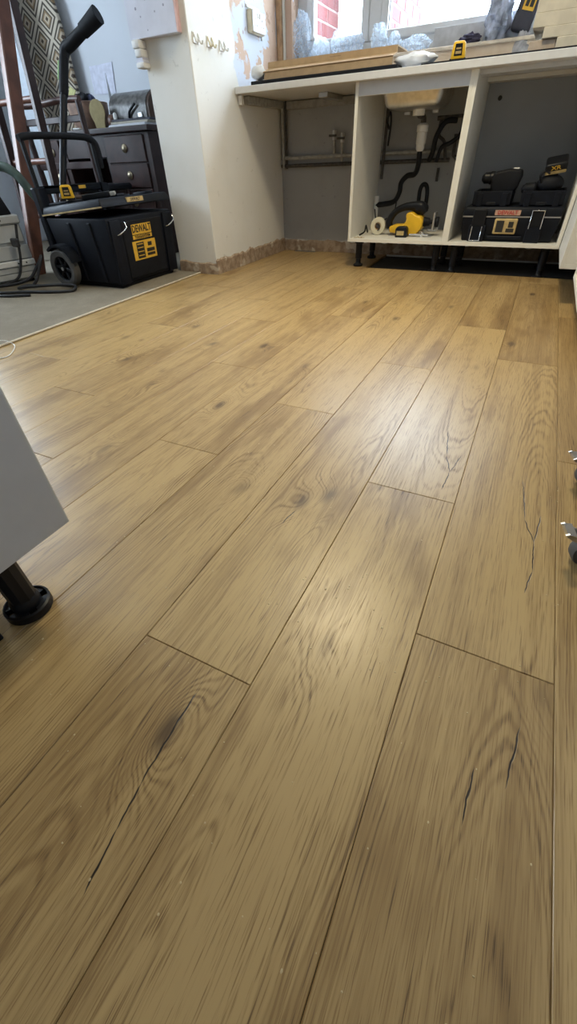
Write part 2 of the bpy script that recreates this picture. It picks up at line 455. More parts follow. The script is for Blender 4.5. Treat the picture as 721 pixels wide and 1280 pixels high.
def crack(pts, wd):
    r_, i_ = plank_at(*pts[0]); c_ = centre(r_, i_)
    for p, q in zip(pts, pts[1:]):
        k = 0.004/max(0.01, math.dist(p, q))
        pk(r_, i_)['cracks'].append((p[0]-c_[0]-(q[0]-p[0])*k, p[1]-c_[1]-(q[1]-p[1])*k, q[0]-c_[0]+(q[0]-p[0])*k, q[1]-c_[1]+(q[1]-p[1])*k, wd))
crack([(-0.257, 0.178), (-0.254, 0.105)], 0.0010)
crack([(-0.255, 0.125), (-0.251, 0.056), (-0.245, 0.010), (-0.236, -0.045)], 0.0011)
crack([(0.109, 0.25), (0.105, 0.186)], 0.0010)
crack([(0.156, 0.324), (0.146, 0.245)], 0.0011)
crack([(0.127, 0.909), (0.140, 0.764), (0.158, 0.702)], 0.0010)
crack([(0.167, 0.79), (0.158, 0.702), (0.159, 0.62), (0.149, 0.566)], 0.0010)
crack([(-0.065, 1.063), (-0.047, 0.942), (-0.028, 0.875), (-0.032, 0.799)], 0.0010)
crack([(-0.028, 0.875), (-0.014, 0.96)], 0.0008)
crack([(-0.300, 0.60), (-0.31, 0.55)], 0.0010)
rng = random.Random(3)
TONES = {(-1, -1): 0.20, (-1, 0): 0.02, (-2, -1): 0.0, (-2, 0): -0.05, (-3, -1): 0.14, (-3, 0): 0.02, (-4, -1): 0.05, (-4, 0): -0.05, (-1, 1): 0.22, (-2, 1): 0.18,
         (-5, 0): 0.08, (0, -1): -0.02, (0, 0): 0.2, (-5, -1): -0.05, (-6, 0): 0.12, (-6, -1): 0.10, (-3, 1): 0.10}
GRAIN = {(-1, -1): (0.045, 0.02, 0.10, 170), (-2, -1): (-0.055, 0.03, 0.09, 160), (-1, 0): (0.05, 0.03, 0.09, 170), (-3, -1): (-0.02, 0.03, 0.06, 180), (-3, 0): (0.06, 0.03, 0.08, 165), (-2, 0): (0.05, 0.03, -0.09, 170)}
pi_ = 0
for row in sorted(ROWJ, reverse=True):
    x0 = EDGE_X+row*PW; x1 = x0+PW
    x1 = min(x1, WR-0.01)
    x0 = max(x0, -2.06)
    if x1-x0 < 0.03: continue
    for idx in range(-2, 4):
        y0 = ROWJ[row]+idx*PL; y1 = y0+PL
        lim = WF-0.004 if x0 > PX1-0.01 else PY-0.012
        if x0 > -1.0: lim = 3.085  # planks end at the base units; the darkened slab stands in for shade there
        if x0 <= PX1-0.01 and x1 > PX1+0.03 and y1 > PY:   # the row that runs past the pier: an extra ripped piece
            ya, yb = max(y0, PY-0.012), min(y1, WF-0.004)
            if yb-ya > 0.03:
                q_ = MB().box(PX1+0.002-x1, -0.0004, ya-yb, -0.0004, -0.0125, 0.0).build('plank', oak_mat(pi_, rng.uniform(0, 30), 0.03, 0.02, 0.05, 150, 0.08), floor, bevel=0.0008)
                q_.location = (x1, yb, 0); pi_ += 1
        y0c = max(y0, -1.0); y1c = min(y1, lim)
        if y1c-y0c < 0.04: continue
        cxy = centre(row, idx)
        sp = SPECIAL.get((row, idx), {'knots': [], 'cracks': []})
        g = 0.00035; c = 0.0011
        bm_ = MB(); X0, X1, Y0, Y1 = x0+g-cxy[0], x1-g-cxy[0], y0c+g-cxy[1], y1c-g-cxy[1]
        bm_.taper((X0, X1, Y0, Y1), (X0, X1, Y0, Y1), -0.0125, -c)
        bm_.taper((X0, X1, Y0, Y1), (X0+c, X1-c, Y0+c, Y1-c), -c, 0.0)
        tone = TONES.get((row, idx), rng.uniform(-0.07, 0.16))
        gr = (rng.uniform(-0.05, 0.05), rng.uniform(0.01, 0.035), rng.uniform(0.04, 0.10)*rng.choice((-1, 1)), rng.uniform(170, 240))
        gr = GRAIN.get((row, idx), gr)
        m = oak_mat(pi_, rng.uniform(0, 30), gr[0], gr[1], gr[2], gr[3], tone, sp['knots'], sp['cracks'])
        o = bm_.build('plank', m, floor); o.location = (cxy[0], cxy[1], 0)
        pi_ += 1

# dining-room carpet --------------------------------------------------------
def carpet_mat():
    m, t, b = newmat('worn_carpet')
    p = geopos(t); n = noise(p, 2.6, 5, 0.65); n2 = noise(p, 160.0, 2)
    c = mixc(t, smooth(n, 0.35, 0.68), (0.19, 0.16, 0.112), (0.265, 0.23, 0.17))
    c = mixc(t, smooth(n2, 0.35, 0.7, 0.0, 0.5), c, (0.17, 0.145, 0.11))
    n3 = noise(p, 5.0, 4, 0.6)
    c = mixc(t, smooth(n3, 0.62, 0.74, 0.0, 0.35), c, (0.22, 0.18, 0.12))
    t.links.new(c.k, b.inputs['Base Color']); b.inputs['Roughness'].default_value = 0.95
    t.links.new(bump(t, n2, 0.4, 0.003), b.inputs['Normal'])
    return m
CZ = 0.008
cp = MB().prism([(WL, WB), (-1.88, WB), (-1.915, 0.6), (-1.985, 2.588), (PX0-0.004, 2.588), (PX0-0.004, WF), (WL, WF)], 0.0003, CZ, 'z')
carpet = struct(cp.build('floor_carpet', carpet_mat()), 'worn grey beige carpet of the dining room with a pale cut edge', 'carpet')
MB().add([], []).tube([(-1.876, WB+0.01, 0.0055), (-1.911, 0.6, 0.0055), (-1.981, 2.588, 0.0055)], 0.0045, 6).build('edge_strip', mat('pale_edge', (0.62, 0.56, 0.45), 0.8), carpet)

# windows --------------------------------------------------------------------
UPVC = mat('window_frame_white', (0.72, 0.72, 0.72), 0.4, var=0.02)
SEAL = mat('window_seal', (0.05, 0.05, 0.05), 0.6)
def glass_mat():
    m = D.materials.new('window_glass'); m.use_nodes = True; t = m.node_tree
    t.nodes.clear()
    out = t.nodes.new('ShaderNodeOutputMaterial'); mx = t.nodes.new('ShaderNodeMixShader')
    tr = t.nodes.new('ShaderNodeBsdfTransparent'); gl = t.nodes.new('ShaderNodeBsdfGlossy')
    tr.inputs[0].default_value = (0.96, 0.98, 1, 1); gl.inputs['Roughness'].default_value = 0.02
    mx.inputs[0].default_value = 0.06
    t.links.new(tr.outputs[0], mx.inputs[1]); t.links.new(gl.outputs[0], mx.inputs[2]); t.links.new(mx.outputs[0], out.inputs[0])
    return m
GLASS = glass_mat()
win = struct(MB().box(WX0, WX1, 3.70, 3.77, WZ0, WZ0+0.075).box(WX0, WX1, 3.70, 3.77, WZ1-0.06, WZ1)
             .box(WX0, WX0+0.06, 3.70, 3.77, WZ0+0.075, WZ1-0.06).box(WX1-0.06, WX1, 3.70, 3.77, WZ0+0.075, WZ1-0.06)
             .box(-1.262, -1.185, 3.70, 3.77, WZ0+0.075, WZ1-0.06)
             .build('window_1', UPVC, bevel=0.004), 'white framed kitchen window above the worktop', 'window')
for (a, b_) in ((WX0+0.06, -1.262), (-1.185, WX1-0.06)):
    zz0, zz1 = WZ0+0.075, WZ1-0.06
    fr = MB().box(a, a+0.045, 3.692, 3.76, zz0, zz1).box(b_-0.045, b_, 3.692, 3.76, zz0, zz1).box(a+0.045, b_-0.045, 3.692, 3.76, zz0, zz0+0.04).box(a+0.045, b_-0.045, 3.692, 3.76, zz1-0.04, zz1)
    s_ = fr.build('sash', UPVC, win, bevel=0.004)
    MB().box(a+0.045, b_-0.045, 3.722, 3.734, zz0+0.04, zz1-0.04).build('pane', GLASS, s_)
    q = MB()
    for xx in (a+0.045, b_-0.049): q.box(xx, xx+0.004, 3.712, 3.722, zz0+0.04, zz1-0.04)
    q.build('seal', SEAL, s_)
# white stay bar standing in the left pane
struct(MB().box(-1.634, -1.612, 3.655, 3.675, 1.16, 1.95).box(-1.655, -1.60, 3.645, 3.68, 1.15, 1.165).build('trim_3', UPVC, bevel=0.003), 'slim white upright in front of the left window pane', 'trim')
struct(MB().box(WX0, WX1, 3.585, 3.70, 1.025, 1.04).build('trim_4', mat('sill_board', (0.58, 0.50, 0.40), 0.7, var=0.15), bevel=0.003), 'bare window sill board above the worktop', 'window sill')
sw = struct(MB().box(-4.72, -4.66, 0.5, 2.3, 0.9, 0.96).box(-4.72, -4.66, 0.5, 2.3, 2.14, 2.2).box(-4.72, -4.66, 0.5, 0.56, 0.96, 2.14).box(-4.72, -4.66, 2.24, 2.3, 0.96, 2.14)
            .box(-4.72, -4.66, 1.37, 1.43, 0.96, 2.14).build('window_2', UPVC, bevel=0.004), 'white framed dining room window', 'window')
for a, b_ in ((0.56, 1.37), (1.43, 2.24)):
    MB().box(-4.70, -4.685, a, b_, 0.96, 2.14).build('pane', GLASS, sw)

# brick piers outside the window -----------------------------------------------
BR = [mat('brick_red_%d' % i, c, 0.85, var=0.25, vscale=60, bmp=0.3) for i, c in enumerate(((0.13, 0.030, 0.032), (0.15, 0.038, 0.038), (0.11, 0.025, 0.028)))]
MORT = mat('mortar', (0.30, 0.25, 0.24), 0.9)
def brick_pier(X, Y0, Y1, Z0, Z1, label):
    core = MB().box(X-0.215, X-0.004, Y0+0.004, Y1-0.004, -0.3, Z1+0.3).build('brick_pier', MORT)
    tag(core, label, 'wall', 'brick piers outside the window')
    bl, bh, g = 0.215, 0.065, 0.010
    me = None
    k = 0; z = Z0
    while z < Z1:
        y = Y0+(0 if k % 2 == 0 else -(bl+g)/2)
        while y < Y1-0.02:
            a, b_ = max(y, Y0), min(y+bl, Y1)
            if b_-a > 0.03:
                o = MB().box(X-0.10, X, a, b_, z, z+bh).build('brick', random.choice(BR), core, bevel=0.003)
            y += bl+g
        z += bh+g; k += 1
    return core
brick_pier(-1.72, 3.93, 4.36, 0.85, 1.95, 'red brick wall end outside the left window pane')
brick_pier(-1.30, 4.28, 5.12, 0.85, 1.95, 'red brick wall end farther out, behind the second window pane')

# ceiling lamps -------------------------------------------------------------------
for (lx, ly), pw in zip(LAMPS, LAMP_W):
    t = thing('ceiling_light', 'round ceiling light over the middle of the kitchen' if ly > 1 else 'round ceiling light nearer the back of the kitchen', 'light', (lx, ly, CH), 0, 'kitchen ceiling lights')
    MB().lathe([(0.205, 0), (0.215, -0.02), (0.20, -0.045), (0.19, -0.045), (0.19, -0.02)], 28).build('rim', WPLAST, t, smooth_=40)
    area('lamp_glow', (lx, ly, CH-0.05), 0.36, pw, WARM)

# ------------------------------------------------------------------ base units
def leg_parts(parent, x, y, z0, ztop, s=1.0, detail=False):
    """adjustable black plinth leg, as a part of its cabinet; local coordinates"""
    mb = MB()
    prof = [(0.030*s, z0), (0.033*s, z0+0.006), (0.031*s, z0+0.013), (0.020*s, z0+0.018), (0.017*s, z0+0.022), (0.017*s, z0+0.045), (0.021*s, z0+0.047),
            (0.021*s, ztop-0.02), (0.030*s, ztop-0.015), (0.030*s, ztop)]
    if not detail:
        mb.lathe(prof, 14, (x, y, 0)); return mb.build('leg', BLACKP, parent, smooth_=40)
    mb.lathe([(0.021, z0+0.012), (0.021, ztop-0.02), (0.034, ztop-0.014), (0.034, ztop)], 10, (x, y, 0))
    lg = mb.build('leg', BLACKP, parent, smooth_=30)
    ft = MB()
    ft.lathe([(0.020, z0+0.002), (0.023, z0+0.008), (0.024, z0+0.026), (0.020, z0+0.034)], 24, (x, y, 0))
    ft.lathe([(0.0335, z0), (0.037, z0+0.002), (0.037, z0+0.016), (0.0335, z0+0.018), (0.0335, z0)], 28, (x, y, 0), cap=False)
    for k in range(4):
        a0 = 2*PI*k/4+0.5; n = 7; w_ = 0.46
        poly = [(x+0.021*math.cos(a0-w_*1.1+2.2*w_*i/n), y+0.021*math.sin(a0-w_*1.1+2.2*w_*i/n)) for i in range(n+1)]
        poly += [(x+0.0345*math.cos(a0+w_*1.2-2.4*w_*i/n), y+0.0345*math.sin(a0+w_*1.2-2.4*w_*i/n)) for i in range(n+1)]
        ft.prism(poly, z0+0.004, z0+0.015, 'z')
    ft.build('foot', BLACKP, lg, smooth_=35)
    return lg
CB, CT = 0.15, 0.88
def unit(name, label, x0, x1, back, rail, legs, yf=3.045, yb=3.56):
    t = thing(name, label, 'cabinet', ((x0+x1)/2, (yf+yb)/2, 0), 0)
    ox, oy = (x0+x1)/2, (yf+yb)/2
    def P(nm, a, b, c, d, e, f, m=WHITE, par=t, bev=0.0008):
        return MB().box(a-ox, b-ox, c-oy, d-oy, e, f).build(nm, m, par, bevel=bev)
    T = 0.018
    for a in (x0, x1-T):
        s_ = P('side_panel', a, a+T, yf, yb, CB, CT)
        P('edge_band', a+0.0002, a+T-0.0002, yf-0.0012, yf, CB, CT, EDGE, s_, 0)
    b_ = P('base_panel', x0+T, x1-T, yf, yb, CB, CB+T)
    P('edge_band', x0+T, x1-T, yf-0.0012, yf, CB, CB+T, EDGE, b_, 0)
    if rail:
        r_ = P('front_rail', x0+T, x1-T, yf+0.001, yf+0.019, CT-0.055, CT, PANELGREY)
        P('edge_band', x0+T, x1-T, yf+0.001, yf+0.019, CT-0.0562, CT-0.055, EDGE, r_, 0)
    if back:
        P('back_panel', x0+T, x1-T, yb-0.05, yb-0.042, CB+T, CT, mat('grey_back_panel', (0.30, 0.315, 0.335), 0.6, var=0.06, vscale=4))
        P('top_rail', x0+T, x1-T, yb-0.15, yb-0.052, CT-0.018, CT)
        P('top_rail', x0+T, x1-T, yf+0.03, yf+0.12, CT-0.018, CT, PANELGREY)
        MB().cyl((x0+0.09-ox, yb-0.056-oy, 0.80), (x0+0.09-ox, yb-0.050-oy, 0.80), 0.011, None, 12).build('cable_hole', INK, t)
    for lx, ly in legs: leg_parts(t, lx-ox, ly-oy, 0.0 if lx < -1.0 else -0.0125, CB)
    return t
unit('sink_unit', 'open white sink base cabinet with plumbing and a yellow saw inside', -1.09, -0.474, False, True, [(-1.035, 3.125), (-1.035, 3.43), (-0.525, 3.125), (-0.525, 3.43)])
unit('base_unit', 'open white base cabinet holding the black tool case, no doors', -0.474, 0.142, True, False, [(-0.415, 3.125), (-0.415, 3.43), (0.085, 3.125), (0.085, 3.43)])
# the worktop, L-shaped, runs on over the return
wt = MB().prism([(-1.836, 3.0), (0.165, 3.0), (0.165, 1.2), (0.79, 1.2), (0.79, 3.596), (-1.836, 3.596)], CT, 0.91, 'z')
tag(wt.build('worktop', mat('worktop_white', (0.66, 0.66, 0.66), 0.35, var=0.03), bevel=0.002), 'pale grey laminate worktop running along the window wall', 'worktop')
MB  # corner cabinet on the right
rc = thing('corner_unit', 'white corner cabinet at the right edge with bare side panel', 'cabinet', (0.47, 2.75, 0))
MB().box(-0.325, -0.307, -0.255, 0.29, CB, CT).build('side_panel', WHITE, rc, bevel=0.001)
MB().box(-0.307, 0.3, -0.255, 0.29, CB, CB+0.018).build('base_panel', WHITE, rc, bevel=0.001)
MB().box(-0.307, 0.3, -0.255, -0.237, CB+0.018, CT).build('end_panel', WHITE, rc, bevel=0.001)
for q in ((-0.17, -0.1), (-0.17, 0.22), (0.25, -0.2), (0.25, 0.22)): leg_parts(rc, q[0], q[1], 0 if q[1] < 0.3 else -0.0125, CB)
ru = thing('return_unit', 'white base cabinet of the right-hand run, only its edge showing', 'cabinet', (0.50, 2.185, 0))
for y_ in (0.282, -0.3): MB().box(-0.287, 0.28, y_, y_+0.018, CB-0.03, CT).build('side_panel', EDGE, ru, bevel=0.001)
MB().box(-0.287, 0.28, -0.282, 0.282, CB-0.03, CB-0.012).build('base_panel', EDGE, ru, bevel=0.001)
MB().box(0.262, 0.28, -0.282, 0.282, CB-0.012, CT).build('back_panel', WHITE, ru)
for q in ((-0.17, 0.22), (-0.17, -0.24), (0.22, 0.22), (0.22, -0.24)): leg_parts(ru, q[0], q[1], 0, CB-0.03)

# near-left cabinet -----------------------------------------------------------------
nl_ = thing('island_unit', 'pale grey cabinet side close on the left, on a black adjustable leg', 'cabinet', (-0.82, -0.03, 0))
sp_ = MB().box(0.265, 0.283, -0.30, 0.30, CB, CT).build('side_panel', PANELGREY, nl_, bevel=0.0006)
MB().box(0.2655, 0.2825, 0.30, 0.3012, CB, CT).build('edge_band', EDGE, sp_)
MB().cyl((0.2828, 0.209, 0.262), (0.2836, 0.209, 0.262), 0.0042, None, 10).build('screw_head', INK, sp_)
MB().box(-0.283, -0.265, -0.30, 0.30, CB, CT).build('side_panel', WHITE, nl_, bevel=0.0006)
MB().box(-0.265, 0.265, -0.30, 0.30, CB, CB+0.018).build('base_panel', WHITE, nl_)
MB().box(-0.265, 0.265, -0.30, -0.282, CB+0.018, CT).build('back_panel', WHITE, nl_)
MB().box(-0.265, 0.265, 0.20, 0.30, CT-0.018, CT).build('top_rail', WHITE, nl_)
leg_parts(nl_, 0.214, 0.207, 0, CB, 1.0, True)
leg_parts(nl_, -0.21, 0.207, 0, CB); leg_parts(nl_, -0.21, -0.2, 0, CB); leg_parts(nl_, 0.214, -0.2, 0, CB)
tag(MB().box(-0.75, -0.592, 0.085, 0.118, 0.0, 0.05).build('plinth_offcut', BLACKM, bevel=0.002), 'black offcut lying under the grey cabinet on the left', 'offcut')

# castors of the tool dolly at the right edge --------------------------------------------
dl = thing('tool_dolly', 'low dolly on grey castors with steel brake levers, at the right edge', 'dolly', (0.50, 0.80, 0))
MB().box(-0.235, 0.26, -0.27, 0.27, 0.088, 0.106).build('platform', mat('ply', (0.36, 0.25, 0.14), 0.6), dl, bevel=0.002)
def castor(x, y, ang):
    c = MB()
    R = Matrix.Translation((x, y, 0)) @ Matrix.Rotation(ang, 4, 'Z')
    w_ = MB().lathe([(0.012, -0.011), (0.028, -0.012), (0.030, -0.008), (0.030, 0.008), (0.028, 0.012), (0.012, 0.011)], 24, (0, 0, 0.030), 'y').build('castor_wheel', RUBBER, dl, smooth_=40, M=R)
    MB().lathe([(0.0, -0.0125), (0.017, -0.0130), (0.019, -0.0115), (0.019, 0.0115), (0.017, 0.0130), (0.0, 0.0125)], 20, (0, 0, 0.030), 'y').build('hub', BLACKP, w_, smooth_=40, M=R)
    f = MB().box(-0.016, 0.016, -0.018, -0.0145, 0.022, 0.082).box(-0.016, 0.016, 0.0145, 0.018, 0.022, 0.082).box(-0.022, 0.022, -0.02, 0.02, 0.080, 0.088)
    f.build('fork', STEEL, dl, M=R)
    b = MB().prism([(-0.020, 0.060), (-0.052, 0.076), (-0.058, 0.073), (-0.046, 0.064), (-0.020, 0.052)], -0.017, -0.013, 'y').prism([(-0.020, 0.060), (-0.052, 0.076), (-0.058, 0.073), (-0.046, 0.064), (-0.020, 0.052)], 0.013, 0.017, 'y').box(-0.054, -0.040, -0.017, 0.017, 0.068, 0.074)
    b.build('brake_lever', STEEL, dl, M=R)
castor(-0.247, 0.145, 0.3); castor(-0.262, -0.118, 0.25); castor(0.22, 0.145, 0.3); castor(0.22, -0.118, 0.2)

# ------------------------------------------------------------------ pipework in the void beside the sink unit
def pipe(name, pts, r, m, label, cat='pipe', sm=0, group=None, parts=None):
    o = MB().tube(pts, r, 10, sm).build(name, m, smooth_=50)
    return tag(o, label, cat, group)
pipe('water_pipe', [(-1.83, 3.575, 0.580), (-1.11, 3.575, 0.584), (-0.62, 3.575, 0.584)], 0.011, PIPEGREY, 'upper pale horizontal pipe along the wall under the worktop')
pipe('gas_pipe', [(-1.83, 3.575, 0.536), (-1.11, 3.575, 0.538), (-0.62, 3.575, 0.538)], 0.011, PIPEDARK, 'lower dirty horizontal pipe along the wall under the worktop')
pipe('riser_pipe', [(-1.812, 3.57, 0.52), (-1.812, 3.57, 0.88)], 0.011, PIPEGREY, 'vertical pipe in the wall corner under the worktop')
pipe('riser_pipe', [(-1.788, 3.578, 0.52), (-1.788, 3.578, 0.88)], 0.008, PIPEDARK, 'thin dark vertical pipe beside the pale corner pipe')
for x_, z0_, z1_, lab in ((-1.415, 0.594, 0.715, 'capped pipe stub with valve, the left one of two'), (-1.355, 0.549, 0.70, 'capped pipe stub with valve, the right one nearer the cabinet')):
    t = thing('valve_stub', lab + ' under the worktop', 'valve', (x_, 3.572, z0_))
    h_ = z1_-z0_
    MB().cyl((0, 0, 0), (0, 0, h_), 0.009, None, 12).build('pipe', PIPEGREY, t, smooth_=40)
    MB().cyl((0, 0, h_-0.05), (0, 0, h_-0.035), 0.015, None, 6).cyl((0, 0, h_-0.02), (0, 0, h_), 0.015, None, 6).cyl((0, -0.005, h_-0.028), (0, -0.03, h_-0.028), 0.008, None, 10).build('valve_body', STEEL, t, smooth_=40)
    MB().box(-0.028, 0.028, -0.036, -0.030, h_-0.034, h_-0.022).build('lever', PIPEDARK, t, bevel=0.002)
# battens fixed under the worktop to the walls
tag(MB().box(-1.838, -1.812, 3.03, 3.058, 0.835, 0.878).build('support_block', WPLAST, bevel=0.003), 'small white bracket under the worktop end on the pier', 'bracket')
tag(MB().box(-1.838, -1.80, 3.10, 3.56, 0.84, 0.878).build('support_batten', PIPEGREY, bevel=0.003), 'dark batten under the worktop along the pier', 'batten')
tag(MB().box(-1.42, -1.36, 3.30, 3.56, 0.855, 0.879).build('fixing_rail', STEEL, bevel=0.002), 'metal rail under the worktop left of the sink unit', 'rail')
tag(MB().box(-1.78, -1.10, 3.57, 3.599, 0.835, 0.876).build('wall_batten', mat('grey_batten', (0.30, 0.29, 0.27), 0.8, var=0.2), bevel=0.003), 'grey timber batten under the worktop on the back wall', 'batten')

# sink bowl + plumbing inside the sink unit --------------------------------------------
sb = thing('sink_bowl', 'stainless steel sink bowl seen from below inside the cabinet', 'sink', (-0.80, 3.30, 0.0))
MB().taper((-0.155, 0.145, -0.13, 0.16), (-0.185, 0.175, -0.17, 0.20), 0.770, 0.8795).build('bowl', BRUSHED, sb, bevel=0.03, smooth_=50, seg=3)
for q in (-0.10, -0.02, 0.07): MB().box(q-0.018, q+0.018, 0.17, 0.19, 0.758, 0.772).build('clip', STEEL, sb, bevel=0.002)
MB().cyl((0.0, 0.05, 0.745), (0.0, 0.05, 0.772), 0.035, None, 16).build('waste_outlet', WPLAST, sb, smooth_=40)
tr = thing('bottle_trap', 'white plastic waste trap hanging above black drain hose', 'pipe', (-0.79, 3.46, 0.0))
MB().lathe([(0.018, 0.585), (0.026, 0.60), (0.026, 0.618), (0.030, 0.62), (0.030, 0.675), (0.034, 0.677), (0.035, 0.705), (0.028, 0.712), (0.02, 0.716)], 18).build('body', WPLAST, tr, smooth_=35)
MB().tube([(0, 0, 0.71), (0.0, -0.02, 0.74), (-0.01, -0.08, 0.748)], 0.016, 10, 4).build('tail_pipe', PIPEDARK, tr, smooth_=50)
pipe('drain_hose', [(-0.79, 3.46, 0.59), (-0.79, 3.47, 0.52), (-0.81, 3.49, 0.475), (-0.86, 3.50, 0.465), (-0.895, 3.50, 0.43), (-0.90, 3.50, 0.38), (-0.93, 3.50, 0.33), (-1.0, 3.50, 0.315), (-1.06, 3.50, 0.31)], 0.016, BLACKP, 'black drain hose curving down below the white trap', 'hose', 6)
pipe('flexible_hose', [(-0.60, 3.50, 0.72), (-0.66, 3.47, 0.715), (-0.70, 3.46, 0.65), (-0.71, 3.47, 0.58), (-0.73, 3.49, 0.54)], 0.015, BLACKP, 'thick black tap hose looping right of the white trap', 'hose', 5)
pipe('flexible_hose', [(-0.56, 3.50, 0.74), (-0.56, 3.48, 0.66), (-0.61, 3.47, 0.62), (-0.66, 3.47, 0.60), (-0.68, 3.47, 0.53)], 0.012, BLACKP, 'thin black tap hose hanging nearest the divider panel', 'hose', 5)
pipe('supply_pipe', [(-0.545, 3.52, 0.86), (-0.55, 3.52, 0.74), (-0.72, 3.52, 0.735)], 0.011, PIPEDARK, 'dark supply pipe with elbow high inside the sink cabinet')
pipe('supply_pipe', [(-0.60, 3.55, 0.66), (-0.595, 3.55, 0.56), (-0.56, 3.54, 0.535)], 0.010, PIPEDARK, 'short dark pipe with end cap beside the divider panel')
pipe('supply_pipe', [(-1.045, 3.55, 0.80), (-1.05, 3.55, 0.45)], 0.010, PIPEDARK, 'vertical dark pipe along the left panel inside the sink cabinet')
pipe('overflow_hose', [(-0.68, 3.44, 0.20), (-0.74, 3.45, 0.27), (-0.755, 3.46, 0.37), (-0.745, 3.46, 0.415), (-0.72, 3.46, 0.418), (-0.705, 3.46, 0.38), (-0.70, 3.45, 0.28)], 0.013, BLACKP, 'black hose bent in a narrow upright loop behind the saw', 'hose', 6)
pipe('isolating_valve', [(-0.545, 3.50, 0.70), (-0.545, 3.50, 0.745)], 0.014, WPLAST, 'small white valve body high beside the divider panel', 'valve')
pipe('copper_tail', [(-0.70, 3.54, 0.735), (-0.70, 3.53, 0.66), (-0.66, 3.53, 0.625), (-0.64, 3.54, 0.54)], 0.009, PIPEDARK, 'thin dark pipe behind the two black tap hoses', 'pipe', 4)
pipe('hose_loop', [(-1.02, 3.53, 0.70), (-1.035, 3.52, 0.74), (-1.02, 3.52, 0.78), (-1.01, 3.52, 0.72), (-1.02, 3.53, 0.62)], 0.006, BLACKP, 'small black cable loop high on the left inside the sink cabinet', 'cable', 5)
pipe('waste_pipe', [(-1.055, 3.50, 0.20), (-1.055, 3.50, 0.36)], 0.016, WPLAST, 'short white upright waste pipe in the cabinet corner')
pipe('thin_cable', [(-1.05, 3.46, 0.29), (-1.02, 3.44, 0.22), (-0.95, 3.44, 0.24), (-0.91, 3.45, 0.27), (-0.90, 3.45, 0.33)], 0.004, BLACKP, 'thin black cable sagging behind the white roll', 'cable', 5)
tag(MB().box(-0.69, -0.675, 3.585, 3.599, 0.43, 0.50).build('wall_bracket', PIPEDARK, M=None), 'small dark bracket on the wall inside the sink cabinet', 'bracket')

# yellow saw ------------------------------------------------------------------------------
Z0 = CB+0.018
sw_ = thing('circular_saw', 'yellow and black cordless circular saw lying in the sink cabinet', 'saw', (-0.745, 3.25, Z0), 0.0)
MB().prism([(-0.115, 0.020), (-0.120, 0.050), (-0.095, 0.060), (-0.03, 0.062), (-0.012, 0.085), (-0.02, 0.11), (-0.012, 0.125), (0.02, 0.128), (0.045, 0.112), (0.075, 0.108), (0.092, 0.085), (0.088, 0.045), (0.06, 0.012), (0.0, 0.006), (-0.06, 0.012)], -0.055, 0.05, 'y').build('motor_housing', YELLOW, sw_, bevel=0.012, smooth_=50, seg=3)
MB().tube([(-0.125, 0, 0.04), (-0.135, 0, 0.075), (-0.10, 0, 0.125), (-0.045, 0, 0.15), (0.02, 0, 0.155), (0.06, 0, 0.15), (0.09, 0, 0.12)], [0.020, 0.022, 0.019, 0.021, 0.026, 0.032, 0.02], 12, 5).build('handle', BLACKP, sw_, smooth_=60)
MB().blob((0.055, 0.01, 0.145), (0.05, 0.04, 0.032), 16, 10).build('gear_case', BLACKM, sw_, smooth_=60)
MB().prism([(-0.062, -0.002), (-0.064, 0.045), (-0.05, 0.058), (0.0, 0.058), (0.012, 0.045), (0.012, -0.002)], -0.105, -0.055, 'y').build('battery', BLACKP, sw_, bevel=0.006, smooth_=50, seg=2)
MB().box(-0.052, -0.006, -0.1065, -0.105, 0.012, 0.035).build('battery_label', BEIGEL, sw_)
MB().box(-0.12, 0.155, -0.05, 0.055, 0.0, 0.005).build('sole_plate', STEEL, sw_, bevel=0.001)
MB().cyl((0.088, 0.0, 0.075), (0.125, 0.0, 0.075), 0.026, 0.020, 14).cyl((0.125, 0, 0.075), (0.15, 0, 0.075), 0.012, None, 12).cyl((0.165, 0, 0.075), (0.18, 0, 0.075), 0.028, None, 14).build('arbor', BLACKM, sw_, smooth_=40)
MB().box(0.148, 0.160, -0.03, 0.04, 0.03, 0.125).box(0.11, 0.17, 0.03, 0.05, 0.02, 0.035).box(0.17, 0.178, 0.02, 0.05, 0.03, 0.09).build('guide_bracket', STEEL, sw_, bevel=0.002)
MB().cyl((0.02, -0.06, 0.012), (0.14, -0.06, 0.012), 0.006, None, 10).cyl((0.10, -0.06, 0.0), (0.10, -0.06, 0.03), 0.010, None, 10).build('fence_rod', CHROME, sw_, smooth_=40)
tp = thing('tape_roll', 'cream roll of tape standing on edge beside the yellow saw', 'tape', (-0.955, 3.255, Z0+0.048), 0.15)
tp.scale = (1.14, 1.14, 1.14)
MB().lathe([(0.018, -0.02), (0.042, -0.02), (0.042, 0.02), (0.018, 0.02), (0.018, -0.02)], 26, (0, 0, 0), 'y', cap=False).build('roll', mat('cream_tape', (0.70, 0.66, 0.52), 0.6, var=0.05), tp, bevel=0.003, smooth_=40)
MB().lathe([(0.015, -0.018), (0.018, -0.018), (0.018, 0.018), (0.015, 0.018), (0.015, -0.018)], 20, (0, 0, 0), 'y', cap=False).build('core', CARD, tp, smooth_=40)
MB().tube([(-0.01, -0.021, 0.012), (0.008, -0.026, 0.008), (0.012, -0.024, -0.012), (0.0, -0.022, -0.02)], 0.003, 6, 3).build('loose_end', INK, tp)
pipe('black_strap', [(-1.05, 3.16, Z0+0.006), (-1.03, 3.20, Z0+0.02), (-1.035, 3.24, Z0+0.05), (-1.04, 3.30, Z0+0.006)], 0.005, BLACKP, 'short black strap left of the cream tape roll', 'strap', 5)
DEB = mat('sawdust', (0.50, 0.40, 0.24), 0.9, var=0.2)
db = MB(); rr_ = random.Random(5)
